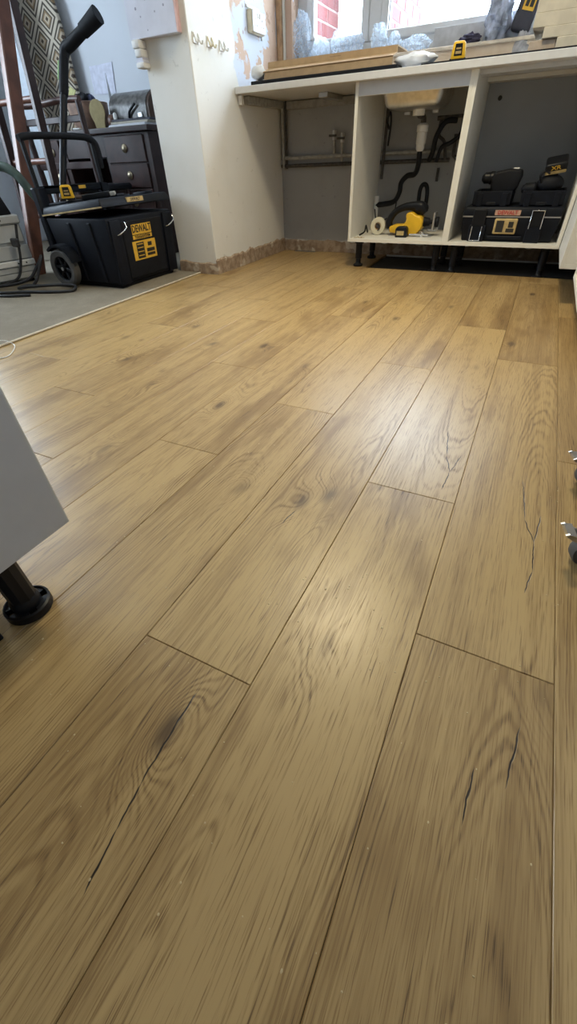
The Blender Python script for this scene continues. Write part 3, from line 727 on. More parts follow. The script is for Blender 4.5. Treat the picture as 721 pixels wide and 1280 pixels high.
for k in range(26):
    x_, y_ = -1.03+rr_.uniform(-0.03, 0.03), 3.085+rr_.uniform(-0.018, 0.02)
    db.box(x_, x_+rr_.uniform(0.003, 0.009), y_, y_+0.004, Z0, Z0+rr_.uniform(0.001, 0.004))
o = db.build('wood_chips', DEB); o['kind'] = 'stuff'; tag(o, 'wood chips scattered on the sink cabinet base', 'debris')

# black tool case in the right-hand open cabinet ---------------------------------------------
XR = (PI/2, 0, 0)
tc = thing('tool_case', 'black plastic tool case with two wire latches and yellow sticker in the cabinet', 'tool case', (-0.165, 3.26, Z0))
MB().taper((-0.225, 0.255, -0.155, 0.14), (-0.24, 0.272, -0.165, 0.15), 0.0, 0.118).build('body', NAVY, tc, bevel=0.008, smooth_=40, seg=2)
MB().taper((-0.243, 0.275, -0.168, 0.153), (-0.232, 0.265, -0.158, 0.145), 0.121, 0.165).build('lid', NAVY, tc, bevel=0.008, smooth_=40, seg=2)
MB().box(-0.238, 0.27, -0.1665, -0.16, 0.1165, 0.1225).build('seam_trim', STEEL, tc)
for x_ in (-0.145, 0.155):
    l_ = MB().box(x_-0.035, x_+0.035, -0.182, -0.164, 0.075, 0.155).build('latch', BLACKP, tc, bevel=0.004)
    MB().tube([(x_-0.03, -0.186, 0.068), (x_-0.03, -0.186, 0.15), (x_+0.03, -0.186, 0.15), (x_+0.03, -0.186, 0.068)] if x_ > 0 else [(x_-0.028, -0.186, 0.075), (x_-0.03, -0.186, 0.006), (x_+0.024, -0.186, 0.006), (x_+0.026, -0.186, 0.075)], 0.0025, 8).build('wire_bail', CHROME, l_, smooth_=50)
for a in ((-0.19, -0.10, -0.18, 0.0, 0.08), (0.115, 0.195, -0.18, 0.0, 0.08), (-0.085, 0.10, -0.176, 0.015, 0.03)): MB().box(a[0], a[1], a[2], -0.162, a[3], a[4]).build('rib', NAVY, tc, bevel=0.004)
lb = MB().box(-0.058, 0.062, -0.172, -0.163, 0.038, 0.112).build('sticker', BEIGEL, tc, bevel=0.006)
MB().box(-0.046, -0.006, -0.1735, -0.1715, 0.048, 0.102).build('sticker_print', INK, lb)
MB().box(0.010, 0.052, -0.1735, -0.1715, 0.048, 0.066).box(0.018, 0.044, -0.1735, -0.1715, 0.070, 0.098).build('sticker_print', INK, lb)
MB().box(-0.068, 0.066, -0.1665, -0.1615, 0.126, 0.150).build('brand_label', mat('pink_label', (0.52, 0.33, 0.24), 0.5, var=0.25, vscale=60), tc, bevel=0.001)
text('lettering', 'DEWALT', 0.026, RED, tc, (-0.001, -0.1672, 0.138), XR)
for x0_, x1_, lab in ((-0.205, -0.005, 'left of two shallow black trays on the tool case'), (0.045, 0.258, 'right of two shallow black trays on the tool case')):
    tr_ = thing('tool_tray', lab, 'tray', (0.5*(x0_+x1_)-0.165, 3.25, Z0+0.165))
    hw = (x1_-x0_)/2
    b_ = MB().taper((-hw+0.008, hw-0.008, -0.12, 0.12), (-hw, hw, -0.128, 0.128), 0, 0.008)
    for a in ((-hw, hw, -0.128, -0.120), (-hw, hw, 0.120, 0.128), (-hw, -hw+0.008, -0.12, 0.12), (hw-0.008, hw, -0.12, 0.12)): b_.box(*a, 0.008, 0.068)
    b_.build('body', NAVY, tr_, bevel=0.002)
    for a in (-hw+0.02, hw-0.05): MB().box(a, a+0.03, -0.134, -0.127, 0.0, 0.06).build('rib', NAVY, tr_, bevel=0.002)
    MB().box(-0.025, 0.025, -0.137, -0.127, 0.004, 0.02).build('catch', BLACKP, tr_, bevel=0.003)
TZ = Z0+0.165+0.008
dv = thing('impact_driver', 'black stubby driver with its nose pointing left, lying in left tray', 'power tool', (-0.255, 3.22, TZ))
MB().prism([(-0.03, 0.055), (-0.045, 0.075), (-0.04, 0.14), (0.04, 0.155), (0.105, 0.15), (0.11, 0.12), (0.095, 0.06), (0.06, 0.045), (0.03, 0.0), (-0.02, 0.0)], -0.045, 0.045, 'y').build('motor_housing', BLACKM, dv, bevel=0.014, smooth_=50, seg=3)
MB().lathe([(0.030, -0.035), (0.030, -0.055), (0.026, -0.06), (0.026, -0.085), (0.020, -0.092), (0.012, -0.10), (0.008, -0.10)], 18, (0, 0, 0.115), 'x').build('nose', BLACKP, dv, smooth_=35)
MB().box(0.055, 0.085, -0.02, 0.02, 0.150, 0.158).build('white_mark', WPLAST, dv, bevel=0.002)
dr = thing('cordless_drill', 'black cordless drill in the right tray with its battery end up', 'power tool', (-0.01, 3.22, TZ))
MB().blob((0.012, 0.0, 0.085), (0.068, 0.05, 0.042), 20, 12, 0.05, 2.0, 3).build('motor_housing', BLACKM, dr, smooth_=60)
MB().tube([(0.01, 0, 0.10), (0.015, 0, 0.13), (0.018, 0, 0.150)], [0.030, 0.025, 0.028], 12, 4).build('grip', BLACKP, dr, smooth_=60)
RB = Matrix.Translation((0.018, -0.01, 0.165)) @ Matrix.Rotation(-0.15, 4, 'Y') @ Matrix.Rotation(0.5, 4, 'X')
bt = MB().box(-0.052, 0.052, -0.040, 0.040, -0.024, 0.026).build('battery', BLACKP, dr, bevel=0.012, smooth_=50, seg=3, M=RB)
MB().box(-0.048, 0.048, -0.0412, -0.0398, -0.020, -0.006).build('battery_stripe', BEIGEL, bt, M=RB)
tx = text('lettering', 'XR', 0.026, YELLOWL, bt, (0, 0, 0), XR, 1.3)
tx.matrix_local = RB @ Matrix.Translation((0.0, -0.041, 0.008)) @ Matrix.Rotation(PI/2, 4, 'X') @ Matrix.Diagonal((1.3, 1, 1, 1))
MB().lathe([(0.022, -0.02), (0.03, -0.03), (0.026, -0.075), (0.014, -0.09), (0.006, -0.092)], 18, (-0.03, -0.02, 0.065), 'x').build('chuck', BLACKM, dr, smooth_=35)
MB().tube([(-0.03, -0.035, 0.09), (-0.045, -0.045, 0.12), (-0.03, -0.04, 0.14), (0.0, -0.04, 0.13)], 0.005, 8, 4).build('wrist_strap', BLACKP, dr, smooth_=60)

# ------------------------------------------------------------------ on the worktop
WT = 0.91
hob = MB().box(-1.73, -0.86, 3.012, 3.40, WT, WT+0.016)
tag(hob.build('black_sheet', BLACKM, bevel=0.002), 'thin black sheet lying on the worktop under the cardboard', 'sheet')
tag(MB().box(-0.74, 0.15, 3.015, 3.40, WT, WT+0.007).build('protective_sheet', BLACKM, bevel=0.001), 'thin dark protective sheet on the worktop under the tape measure', 'sheet')
cb = thing('cardboard_box', 'flattened brown cardboard box lying open along the worktop edge', 'box', (-1.30, 3.16, WT+0.016), 0.0)
MB().box(-0.36, 0.40, -0.10, 0.16, 0.0, 0.006).build('base_flap', CARDD, cb)
MB().prism([(-0.105, 0.0), (-0.115, 0.004), (-0.10, 0.033), (-0.095, 0.030)], -0.36, 0.40, 'x').build('inner_flap', CARDD, cb)
MB().prism([(-0.10, 0.033), (-0.03, 0.052), (-0.028, 0.082), (-0.033, 0.082), (-0.036, 0.056), (-0.104, 0.038)], -0.37, 0.40, 'x').build('lid_flap', CARD, cb)
MB().box(-0.37, 0.40, -0.03, 0.16, 0.078, 0.083).build('top_flap', CARD, cb)
MB().box(0.02, 0.085, -0.0345, -0.0328, 0.063, 0.073).build('printed_mark', CARDD, cb)
tag(MB().blob((-1.715, 3.09, WT+0.055), (0.05, 0.035, 0.030), 18, 10, 0.35, 2.5, 4).build('foam_wrap', mat('white_foam', (0.72, 0.73, 0.74), 0.7, var=0.05), smooth_=60), 'crumpled white foam wrap at the left end of the cardboard', 'packaging')
tag(MB().blob((-0.79, 3.10, WT+0.034), (0.10, 0.04, 0.024), 22, 10, 0.35, 2.5, 8).build('bag_of_fittings', mat('white_film', (0.74, 0.78, 0.86), 0.4, var=0.06), smooth_=60), 'small white plastic bag at the right end of the cardboard', 'packaging')
def tape_measure(loc, rz, label, s=1.0):
    t = thing('tape_measure', label, 'tape measure', loc, rz)
    MB().prism([(-0.036*s, 0.006*s), (-0.030*s, 0.062*s), (-0.022*s, 0.070*s), (0.022*s, 0.070*s), (0.030*s, 0.062*s), (0.036*s, 0.006*s)], -0.018*s, 0.018*s, 'y').build('case', YELLOW, t, bevel=0.005*s, smooth_=40, seg=2)
    p = MB().prism([(-0.020*s, 0.018*s), (-0.017*s, 0.060*s), (0.017*s, 0.060*s), (0.020*s, 0.018*s)], -0.0195*s, -0.017*s, 'y').build('face_plate', BLACKP, t)
    MB().box(-0.012*s, 0.012*s, -0.0202*s, -0.0194*s, 0.040*s, 0.046*s).box(-0.014*s, 0.014*s, -0.0202*s, -0.0194*s, 0.024*s, 0.034*s).build('print', BEIGEL, p)
    MB().box(-0.040*s, 0.040*s, -0.016*s, 0.016*s, 0.0, 0.010*s).build('base_grip', BLACKP, t, bevel=0.002)
    return t
tape_measure((-0.575, 3.075, WT+0.007), 0.05, 'yellow tape measure standing on the worktop by the wall', 0.95)
CREAM = mat('board_cream', (0.62, 0.56, 0.44), 0.6, var=0.08, vscale=20)
GREYB = mat('board_grey', (0.60, 0.59, 0.58), 0.6, var=0.05)
zs = WT+0.012; k = 0
tag(MB().box(-0.262, -0.15, 3.10, 3.16, WT+0.007, WT+0.045).build('wood_block', mat('worn_block', (0.50, 0.40, 0.31), 0.7, var=0.15), bevel=0.002), 'small wooden block at the bottom corner of the board stack', 'block')
for dx, th, lab, m_ in ((0.075, 0.040, 'bottom', CREAM), (0.05, 0.036, 'second from the bottom', CREAM), (0.0, 0.045, 'third from the bottom', CREAM), (0.0, 0.045, 'fourth from the bottom', CREAM),
                        (0.01, 0.045, 'fifth from the bottom', CREAM), (0.012, 0.026, 'grey one near the top', GREYB), (0.015, 0.03, 'topmost', GREYB)):
    z_ = max(zs, WT+0.0471) if k == 1 else zs
    if k == 0: z_ = WT+0.007
    b_ = MB().box(-0.262+dx+(0.04 if k == 0 else 0), 0.72, 3.08+0.004*k, 3.40, z_, z_+th)
    tag(b_.build('stacked_board', m_, bevel=0.002), 'cream flooring board on the worktop, %s of its stack' % lab if m_ is CREAM else 'grey board on the worktop, %s of the stack' % lab.replace('grey one ', ''), 'board', 'boards stacked on the worktop')
    zs = z_+th+0.0005; k += 1

# plastic packaging and bags on the sill -----------------------------------------------------
def film_mat(name, c, tr=0.45):
    m = D.materials.new(name); m.use_nodes = True; t = m.node_tree; t.nodes.clear()
    out = t.nodes.new('ShaderNodeOutputMaterial'); mx = t.nodes.new('ShaderNodeMixShader'); m2 = t.nodes.new('ShaderNodeMixShader')
    a = t.nodes.new('ShaderNodeBsdfTransparent'); b = t.nodes.new('ShaderNodeBsdfTranslucent'); d = t.nodes.new('ShaderNodeBsdfPrincipled')
    b.inputs[0].default_value = c+(1,); d.inputs['Base Color'].default_value = c+(1,); d.inputs['Roughness'].default_value = 0.25
    m2.inputs[0].default_value = 0.35; t.links.new(b.outputs[0], m2.inputs[1]); t.links.new(d.outputs[0], m2.inputs[2])
    n = noise(objco(t), 14.0, 3, 0.5, 1.5); f = smooth(f_(n-0.5, 'ABSOLUTE'), 0.0, 0.06, 1-tr+0.25, 1-tr)
    t.links.new(f.k, mx.inputs[0]); t.links.new(a.outputs[0], mx.inputs[1]); t.links.new(m2.outputs[0], mx.inputs[2]); t.links.new(mx.outputs[0], out.inputs[0])
    return m
FILM = film_mat('clear_film', (0.74, 0.86, 1.0), 0.74)
FILM2 = film_mat('dense_film', (0.78, 0.88, 1.0), 0.5)
SZ = 1.04
def bag(name, c, r, m, label, seed, amp=0.26, cat='packaging'):
    c = (c[0], c[1], c[2]+r[2])
    return tag(MB().blob(c, r, 34, 22, amp, 2.2, seed).build(name, m, smooth_=25), label, cat)
bag('plastic_bag', (-1.685, 3.635, SZ-0.01), (0.065, 0.035, 0.125), FILM, 'tall crumpled clear plastic bag at the left end of the sill', 1)
bag('plastic_bag', (-1.555, 3.632, SZ-0.006), (0.062, 0.035, 0.06), FILM2, 'low milky plastic bag beside the slim white upright', 2)
bag('plastic_bag', (-1.37, 3.63, SZ-0.006), (0.11, 0.04, 0.075), FILM, 'wide clear plastic bag in front of the first window pane', 3)
bag('plastic_bag', (-1.165, 3.632, SZ-0.006), (0.05, 0.032, 0.07), FILM, 'small blue tinted bag in front of the grey mullion', 4)
bag('plastic_bag', (-1.07, 3.632, SZ-0.006), (0.04, 0.03, 0.05), FILM, 'small upright plastic bag right of the grey mullion', 5)
bag('plastic_bag', (-0.935, 3.634, SZ-0.006), (0.085, 0.035, 0.036), FILM, 'flat light blue plastic bag on the middle of the sill', 6)
tag(MB().box(-0.84, -0.56, 3.65, 3.658, SZ, 1.125).build('splash_offcut', mat('offcut_grey', (0.56, 0.57, 0.60), 0.5), bevel=0.001), 'pale board offcut leaning upright on the sill', 'offcut')
RAG = mat('dark_cloth', (0.05, 0.045, 0.085), 0.9, var=0.3)
bag('cloth_rag', (-0.625, 3.62, SZ-0.004), (0.055, 0.03, 0.022), RAG, 'small dark purple cloth heaped on the sill', 7, 0.5, 'cloth')
bag('jacket', (-0.495, 3.64, SZ-0.008), (0.062, 0.05, 0.12), mat('blue_jacket', (0.42, 0.47, 0.60), 0.8, var=0.5, vscale=22), 'crumpled blue grey jacket on the sill near the board stack', 9, 0.5, 'jacket')
tb = thing('tool_bag', 'black tool pouch with a yellow label leaning by the board stack', 'bag', (-0.375, 3.635, SZ+0.02), 0.1)
RT = Matrix.Rotation(0.22, 4, 'Y')
MB().box(-0.05, 0.05, -0.03, 0.03, 0.0, 0.20).build('pouch', mat('bag_black', (0.04, 0.04, 0.055), 0.7), tb, bevel=0.018, smooth_=50, seg=3, M=RT)
lb = MB().box(-0.026, 0.032, -0.0325, -0.0295, 0.075, 0.165).build('label_patch', YELLOWL, tb, M=RT)
MB().box(-0.017, 0.000, -0.0335, -0.0322, 0.088, 0.125).box(0.006, 0.024, -0.0335, -0.0322, 0.088, 0.125).box(-0.02, 0.026, -0.0335, -0.0322, 0.14, 0.152).build('label_print', INK, lb, M=RT)
tag(MB().blob((-0.345, 3.615, 0.985), (0.045, 0.03, 0.075), 22, 14, 0.3, 3, 11).build('plaster_bag', mat('grey_bag', (0.36, 0.36, 0.38), 0.7, var=0.4, vscale=25), smooth_=50), 'grey crumpled bag wedged below the black tool pouch', 'bag')

# ------------------------------------------------------------------ on the pier
so = thing('double_socket', 'white surface-mounted double power socket on the stripped plaster', 'socket', (PX1, 3.285, 1.195))
MB().box(0.0, 0.030, -0.078, 0.078, -0.045, 0.045).build('back_box', mat('old_white_plastic', (0.72, 0.66, 0.48), 0.4), so, bevel=0.003)
fp = MB().box(0.030, 0.038, -0.074, 0.074, -0.043, 0.043).build('face_plate', WPLAST, so, bevel=0.003)
for y_ in (-0.038, 0.038):
    MB().box(0.038, 0.0385, y_-0.0035, y_+0.0035, 0.004, 0.014).box(0.038, 0.0385, y_-0.016, y_-0.008, -0.018, -0.013).box(0.038, 0.0385, y_+0.008, y_+0.016, -0.018, -0.013).build('pin_slots', INK, fp)
for y_ in (-0.012, 0.012): MB().box(0.038, 0.043, y_-0.006, y_+0.006, 0.014, 0.034).build('switch', WPLAST, fp, bevel=0.001)
mk = MB().box(0.0, 0.012, -0.088, 0.06, 0.050, 0.062).box(0, 0.008, 0.078, 0.09, -0.06, 0.05).build('plaster_collar', WPLAST, so, bevel=0.003)
for i_, (y_, lab) in enumerate(((2.66, 'left'), (2.785, 'middle'), (2.905, 'right'))):
    t = thing('wall_hook', '%s one of three small white double hooks on the pier' % lab, 'hook', (PX1, y_, 1.063), 0, 'three hooks on the pier')
    MB().box(0, 0.004, -0.028, 0.028, -0.02, 0.022).build('back_plate', WPLAST, t, bevel=0.002)
    for s_ in (-0.018, 0.018):
        MB().tube([(0.004, s_, 0.018), (0.012, s_, 0.0), (0.016, s_, -0.014), (0.026, s_, -0.018), (0.032, s_, -0.008)], 0.0045, 8, 3).build('prong', WPLAST if i_ != 1 else mat('old_white_plastic', (0.72, 0.66, 0.48), 0.4), t, smooth_=50)
LILAC = mat('lilac_white', (0.62, 0.63, 0.72), 0.5, var=0.08, vscale=9)
bd = thing('wall_panel', 'pale lilac panel fixed on the pier end, cut off by the top edge', 'panel', (-2.03, 2.59, 1.075))
MB().box(-0.155, 0.152, -0.028, 0.010, 0.0, 0.75).build('board', LILAC, bd, bevel=0.002)
MB().box(0.1525, 0.1545, -0.027, 0.009, 0.003, 0.75).build('edge_band', mat('pink_edge', (0.66, 0.45, 0.45), 0.6), bd)
nd = MB(); rr_ = random.Random(8)
for k in range(9):
    x_, z_ = rr_.uniform(-0.11, 0.09), rr_.uniform(0.07, 0.19); nd.cyl((x_, -0.0285, z_), (x_, -0.0275, z_), rr_.uniform(0.003, 0.006), None, 8)
nd.cyl((-0.03, -0.0287, 0.025), (-0.03, -0.0275, 0.025), 0.003, None, 8)
nd.build('scuff_marks', mat('grey_scuff', (0.34, 0.34, 0.42), 0.8), bd)
cr = thing('corbel', 'small carved white bracket under the lilac panel', 'bracket', (-2.14, 2.572, 0.97))
for a in ((-0.028, 0.022, 0.072, 0.104), (-0.018, 0.026, 0.04, 0.071), (-0.022, 0.03, 0.0, 0.022)):
    MB().box(a[0], a[1], -0.03, 0.027, a[2], a[3]).build('block', mat('cream_paint', (0.74, 0.73, 0.70), 0.5), cr, bevel=0.006, smooth_=40, seg=2)
MB().prism([(-0.022, 0.022), (0.028, 0.022), (0.022, 0.032), (0.026, 0.04), (-0.016, 0.04), (-0.02, 0.03)], -0.024, 0.027, 'y').build('scroll', LILAC, cr)

# ------------------------------------------------------------------ rolling tool box
tbx = thing('rolling_toolbox', 'large black rolling toolbox with yellow labels and raised pull handle', 'toolbox', (-2.36, 2.285, CZ))
MB().taper((-0.215, 0.215, -0.262, 0.262), (-0.24, 0.235, -0.282, 0.282), 0.022, 0.352).build('body', NAVY, tbx, bevel=0.012, smooth_=40, seg=2)
MB().box(-0.20, 0.20, -0.245, 0.245, 0.0, 0.024).build('base_skid', BLACKM, tbx, bevel=0.006)
for y_ in (-0.225, 0.225):
    MB().prism([(0.205, 0.02), (0.226, 0.02), (0.246, 0.34), (0.225, 0.34)], y_-0.04, y_+0.04, 'y').build('corner_post', NAVY, tbx, bevel=0.006, smooth_=40, seg=2)
for x_ in (-0.06, 0.10):
    MB().prism([(-0.27, 0.03), (-0.25, 0.03), (-0.27, 0.33), (-0.289, 0.33)], x_-0.012, x_+0.012, 'x').build('side_rib', NAVY, tbx, bevel=0.004)
MB().prism([(0.215, 0.04), (0.2215, 0.04), (0.238, 0.325), (0.231, 0.325)], -0.17, 0.17, 'y').build('front_recess', BLACKM, tbx, bevel=0.003)
# lid, propped slightly open at the front
RL = Matrix.Translation((-0.245, 0, 0.357)) @ Matrix.Rotation(-0.085, 4, 'Y')
ld = MB().taper((0.0, 0.49, -0.29, 0.29), (0.012, 0.475, -0.278, 0.278), 0.0, 0.042)
lid = ld.build('lid', NAVY, tbx, bevel=0.008, smooth_=40, seg=2, M=RL)
for a in ((0.05, 0.20, -0.26, -0.02), (0.05, 0.20, 0.02, 0.26), (0.33, 0.44, -0.10, -0.04), (0.33, 0.44, 0.14, 0.20)):
    MB().box(*a, 0.040, 0.056).build('lid_rib', NAVY, lid, bevel=0.006, smooth_=40, seg=2, M=RL)
MB().box(0.0, 0.492, -0.2915, -0.289, 0.001, 0.008).build('lid_edge_line', BEIGEL, lid, M=RL)
MB().box(0.478, 0.4885, -0.085, 0.050, 0.012, 0.034).build('lid_badge', BEIGEL, lid, bevel=0.001, M=RL)
tx = text('lettering', 'DEWALT', 0.020, INK, lid, (0, 0, 0), (0, 0, 0))
tx.matrix_local = RL @ Matrix.Translation((0.4887, -0.0175, 0.023)) @ Matrix.Rotation(PI/2, 4, 'Z') @ Matrix.Rotation(PI/2, 4, 'X')
# wire latch clips at the front
for y_ in (-0.19, 0.235):
    MB().tube([(0.243, y_-0.035, 0.27), (0.262, y_-0.03, 0.275), (0.262, y_, 0.285), (0.262, y_+0.03, 0.30), (0.250, y_+0.032, 0.325)], 0.0035, 8).build('wire_latch', CHROME, tbx, smooth_=50)
# labels on the front
SL = math.atan2(0.0165, 0.285)
def lab(nm, y0, y1, z0, z1, m, off=0.001, par=tbx):
    xa = 0.2215+(z0-0.04)*0.0579+off; xb = 0.2215+(z1-0.04)*0.0579+off
    return MB().prism([(xa-0.0006, z0), (xa, z0), (xb, z1), (xb-0.0006, z1)], y0, y1, 'y').build(nm, m, par)
l1 = lab('label', -0.10, 0.066, 0.255, 0.305, YELLOWL)
l2 = lab('label', -0.10, 0.066, 0.232, 0.251, YELLOWL)
l3 = lab('label', -0.115, 0.085, 0.125, 0.222, YELLOWL)
lab('print', -0.085, -0.02, 0.132, 0.214, INK, 0.0018, l3)
lab('print', 0.015, 0.05, 0.188, 0.208, INK, 0.0018, l3)
lab('print', 0.0, 0.07, 0.158, 0.176, INK, 0.0018, l3)
lab('print', 0.0, 0.07, 0.138, 0.152, INK, 0.0018, l3)
for z_ in (0.145, 0.165, 0.185, 0.203): lab('print_line', -0.078, -0.028, z_, z_+0.004, YELLOWL, 0.0026, l3)
RTX = (PI/2-SL*0, 0, PI/2)
tx = text('lettering', 'DEWALT', 0.050, INK, l1, (0.2215+0.24*0.0579+0.0022, -0.017, 0.281), (PI/2, 0, PI/2), 0.80)
tx = text('lettering', 'TOUGHSYSTEM', 0.020, INK, l2, (0.2215+0.202*0.0579+0.0022, -0.017, 0.2415), (PI/2, 0, PI/2), 0.95)
# wheels
for y_, nm in ((-0.315, 0), (0.315, 1)):
    wh = MB().lathe([(0.066, -0.022), (0.092, -0.026), (0.102, -0.018), (0.102, 0.018), (0.092, 0.026), (0.066, 0.022), (0.066, -0.022)], 32, (-0.165, y_, 0.102), 'y', cap=False).build('wheel', RUBBER, tbx, smooth_=40)
    MB().lathe([(0.060, -0.012), (0.068, -0.020), (0.068, 0.020), (0.060, 0.012), (0.060, -0.012)], 28, (-0.165, y_, 0.102), 'y', cap=False).lathe([(0.0, -0.024), (0.016, -0.024), (0.020, -0.016), (0.020, 0.016), (0.016, 0.024), (0.0, 0.024)], 18, (-0.165, y_, 0.102), 'y').build('hub', BLACKP, wh, smooth_=40)
    for k in range(6):
        Rk = Matrix.Translation((-0.165, y_, 0.102)) @ Matrix.Rotation(k*PI/3+0.2, 4, 'Y')
        MB().box(0.017, 0.064, -0.014, 0.014, -0.009, 0.009).build('spoke', BLACKP, wh, bevel=0.003, M=Rk)
    MB().cyl((-0.165, y_-0.027, 0.102), (-0.165, y_-0.024, 0.102), 0.007, None, 12).build('axle_cap', STEEL, wh, smooth_=40)
    gd = [(-0.165+0.112*math.cos(a), 0.102+0.112*math.sin(a)) for a in [PI*(0.10+0.62*i/8) for i in range(9)]]
    gd += [(-0.165+0.125*math.cos(a), 0.102+0.125*math.sin(a)) for a in [PI*(0.72-0.62*i/8) for i in range(9)]]
    MB().prism(gd, y_-0.03, y_+0.04, 'y').build('wheel_arch', NAVY, tbx)
MB().cyl((-0.165, -0.34, 0.102), (-0.165, 0.34, 0.102), 0.010, None, 12).build('axle', STEEL, tbx)
# handle column at the back
hb = MB().box(-0.285, -0.243, -0.285, -0.215, 0.05, 0.488).box(-0.285, -0.243, 0.215, 0.285, 0.05, 0.488).box(-0.285, -0.243, -0.215, 0.215, 0.455, 0.488).box(-0.285, -0.243, -0.215, 0.215, 0.36, 0.40)
hb.build('handle_housing', NAVY, tbx, bevel=0.006, smooth_=40)
MB().box(-0.243, -0.240, 0.03, 0.085, 0.470, 0.486).build('tag', YELLOWL, tbx, bevel=0.001)
MB().tube([(-0.265, -0.12, 0.425), (-0.25, -0.10, 0.43), (-0.25, 0.10, 0.43), (-0.265, 0.12, 0.425)], 0.011, 10).build('grip_bar', mat('brown_grip', (0.09, 0.06, 0.05), 0.5), tbx, smooth_=50)
MB().box(-0.275, -0.253, -0.258, -0.236, 0.48, 0.69).build('handle_tube', BLACKP, tbx, bevel=0.004)
MB().box(-0.275, -0.253, 0.236, 0.258, 0.48, 0.69).build('handle_tube', BLACKP, tbx, bevel=0.004)
MB().tube([(-0.264, -0.262, 0.698), (-0.264, -0.20, 0.708), (-0.264, 0.0, 0.712), (-0.264, 0.20, 0.708), (-0.264, 0.262, 0.685), (-0.264, 0.275, 0.64), (-0.264, 0.275, 0.56)], [0.016, 0.017, 0.016, 0.017, 0.022, 0.024, 0.018], 12, 5).build('pull_grip', BLACKM, tbx, smooth_=60)
tape_measure((-2.415, 2.055, CZ+0.4315), 0.75, 'yellow tape measure standing on the lid of the rolling toolbox', 0.95)
lv = thing('torpedo_level', 'short dark tool with pale end lying on the toolbox lid', 'tool', (-2.30, 2.13, CZ+0.4275), 0.5)
lv.rotation_euler = (0.03, -0.085, 0.5)
MB().box(-0.06, 0.10, -0.018, 0.018, 0.0, 0.028).build('body', BLACKP, lv, bevel=0.006, smooth_=40, seg=2)
MB().box(0.10, 0.13, -0.014, 0.014, 0.004, 0.024).build('tip', PIPEGREY, lv, bevel=0.003)

# vacuum wand standing behind the toolbox --------------------------------------------------------
vw = thing('vacuum_wand', 'black vacuum cleaner wand with angled head standing behind the toolbox', 'vacuum wand', (-2.72, 2.06, CZ))
vw.rotation_euler = (-0.46, 0, 0)
MB().tube([(0, 0, 0.02), (0, 0, 0.5), (0.0, 0, 1.05)], 0.020, 14).build('lower_tube', BLACKP, vw, smooth_=50)
MB().tube([(0, 0, 1.00), (0, 0, 1.17), (0.004, 0, 1.20)], 0.025, 14).build('upper_tube', BLACKM, vw, smooth_=50)
MB().tube([(0.002, 0, 1.18), (0.012, 0, 1.215), (0.06, 0, 1.235), (0.14, 0, 1.275), (0.165, 0, 1.287)], [0.025, 0.030, 0.029, 0.028, 0.028], 14, 4).build('bent_neck', BLACKP, vw, smooth_=50)
MB().tube([(0.15, 0, 1.280), (0.20, 0, 1.305), (0.262, 0, 1.338)], [0.033, 0.036, 0.040], 14).build('cuff', BLACKM, vw, smooth_=50)
MB().box(-0.036, -0.022, -0.016, 0.012, 1.07, 1.16).build('green_tape', mat('green_tape', (0.35, 0.55, 0.24), 0.6), vw, bevel=0.003)

# chair behind the toolbox ----------------------------------------------------------------------
ch = thing('dining_chair', 'dark wooden dining chair behind the rolling toolbox, back rail showing', 'chair', (-3.17, 2.965, CZ))
MB().tube([(-0.30, -0.205, 0.905), (-0.15, -0.21, 0.900), (0.0, -0.21, 0.903), (0.15, -0.21, 0.91), (0.30, -0.205, 0.905)], 0.018, 12, 4).build('top_rail', mat('chair_wood', (0.105, 0.045, 0.035), 0.4, var=0.3), ch, smooth_=60)
for x_ in (-0.285, 0.285):
    MB().tube([(x_, -0.20, 0.0), (x_, -0.20, 0.45), (x_, -0.205, 0.90)], [0.018, 0.02, 0.019], 10).build('back_post', DARKWOOD, ch, smooth_=60)
    MB().tube([(x_*0.92, 0.085, 0.0), (x_*0.92, 0.085, 0.44)], [0.014, 0.02], 10).build('leg', DARKWOOD, ch, smooth_=60)
MB().box(-0.27, 0.27, -0.21, -0.19, 0.80, 0.835).build('back_rail', DARKWOOD, ch, bevel=0.004)
MB().box(-0.27, 0.27, -0.21, -0.19, 0.56, 0.60).build('back_rail', DARKWOOD, ch, bevel=0.004)
MB().box(-0.30, 0.30, -0.215, 0.11, 0.43, 0.47).build('seat', BLACKM, ch, bevel=0.012)
# ladder and boards leaning at the far left ---------------------------------------------------------
la = thing('wooden_ladder', 'slim dark wooden ladder leaning at the left edge', 'ladder', (-3.36, 2.56, CZ))
for x_, par in ((0.20, 1), (-0.20, 1)):
    MB().prism([(-0.03+0.0, 0.0), (0.025, 0.0), (0.215, 1.6), (0.16, 1.6)], x_-0.016, x_+0.016, 'x').build('stile', DARKWOOD, la, bevel=0.003)
for k, z_ in enumerate((0.30, 0.61, 0.92, 1.245, 1.55)):
    MB().cyl((-0.19, 0.115*z_+0.004, z_), (0.19, 0.115*z_+0.004, z_), 0.018, None, 10).build('rung', REDWOOD, la, smooth_=50)
wp = thing('timber_board', 'wide reddish brown timber board leaning left of the toolbox', 'board', (-3.08, 2.125, CZ))
MB().prism([(0.0, 0.0), (0.09, 0.0), (0.578, 1.6), (0.488, 1.6)], -0.02, 0.02, 'x').build('plank', REDWOOD, wp, bevel=0.003)
MB().prism([(-0.005, 0.0), (0.006, 0.0), (0.494, 1.6), (0.483, 1.6)], 0.0, 0.026, 'x').build('edge_bead', mat('light_bead', (0.30, 0.16, 0.12), 0.4), wp, bevel=0.002)
wb_ = thing('white_board', 'long narrow white painted board leaning behind the dark ladder', 'board', (-4.06, 3.30, CZ))
MB().prism([(-0.115, 0.0), (0.085, 0.0), (0.135, 1.75), (-0.065, 1.75)], 0.0, 0.02, 'y').build('plank', mat('blue_white_paint', (0.66, 0.72, 0.80), 0.5, var=0.06), wb_, bevel=0.002)
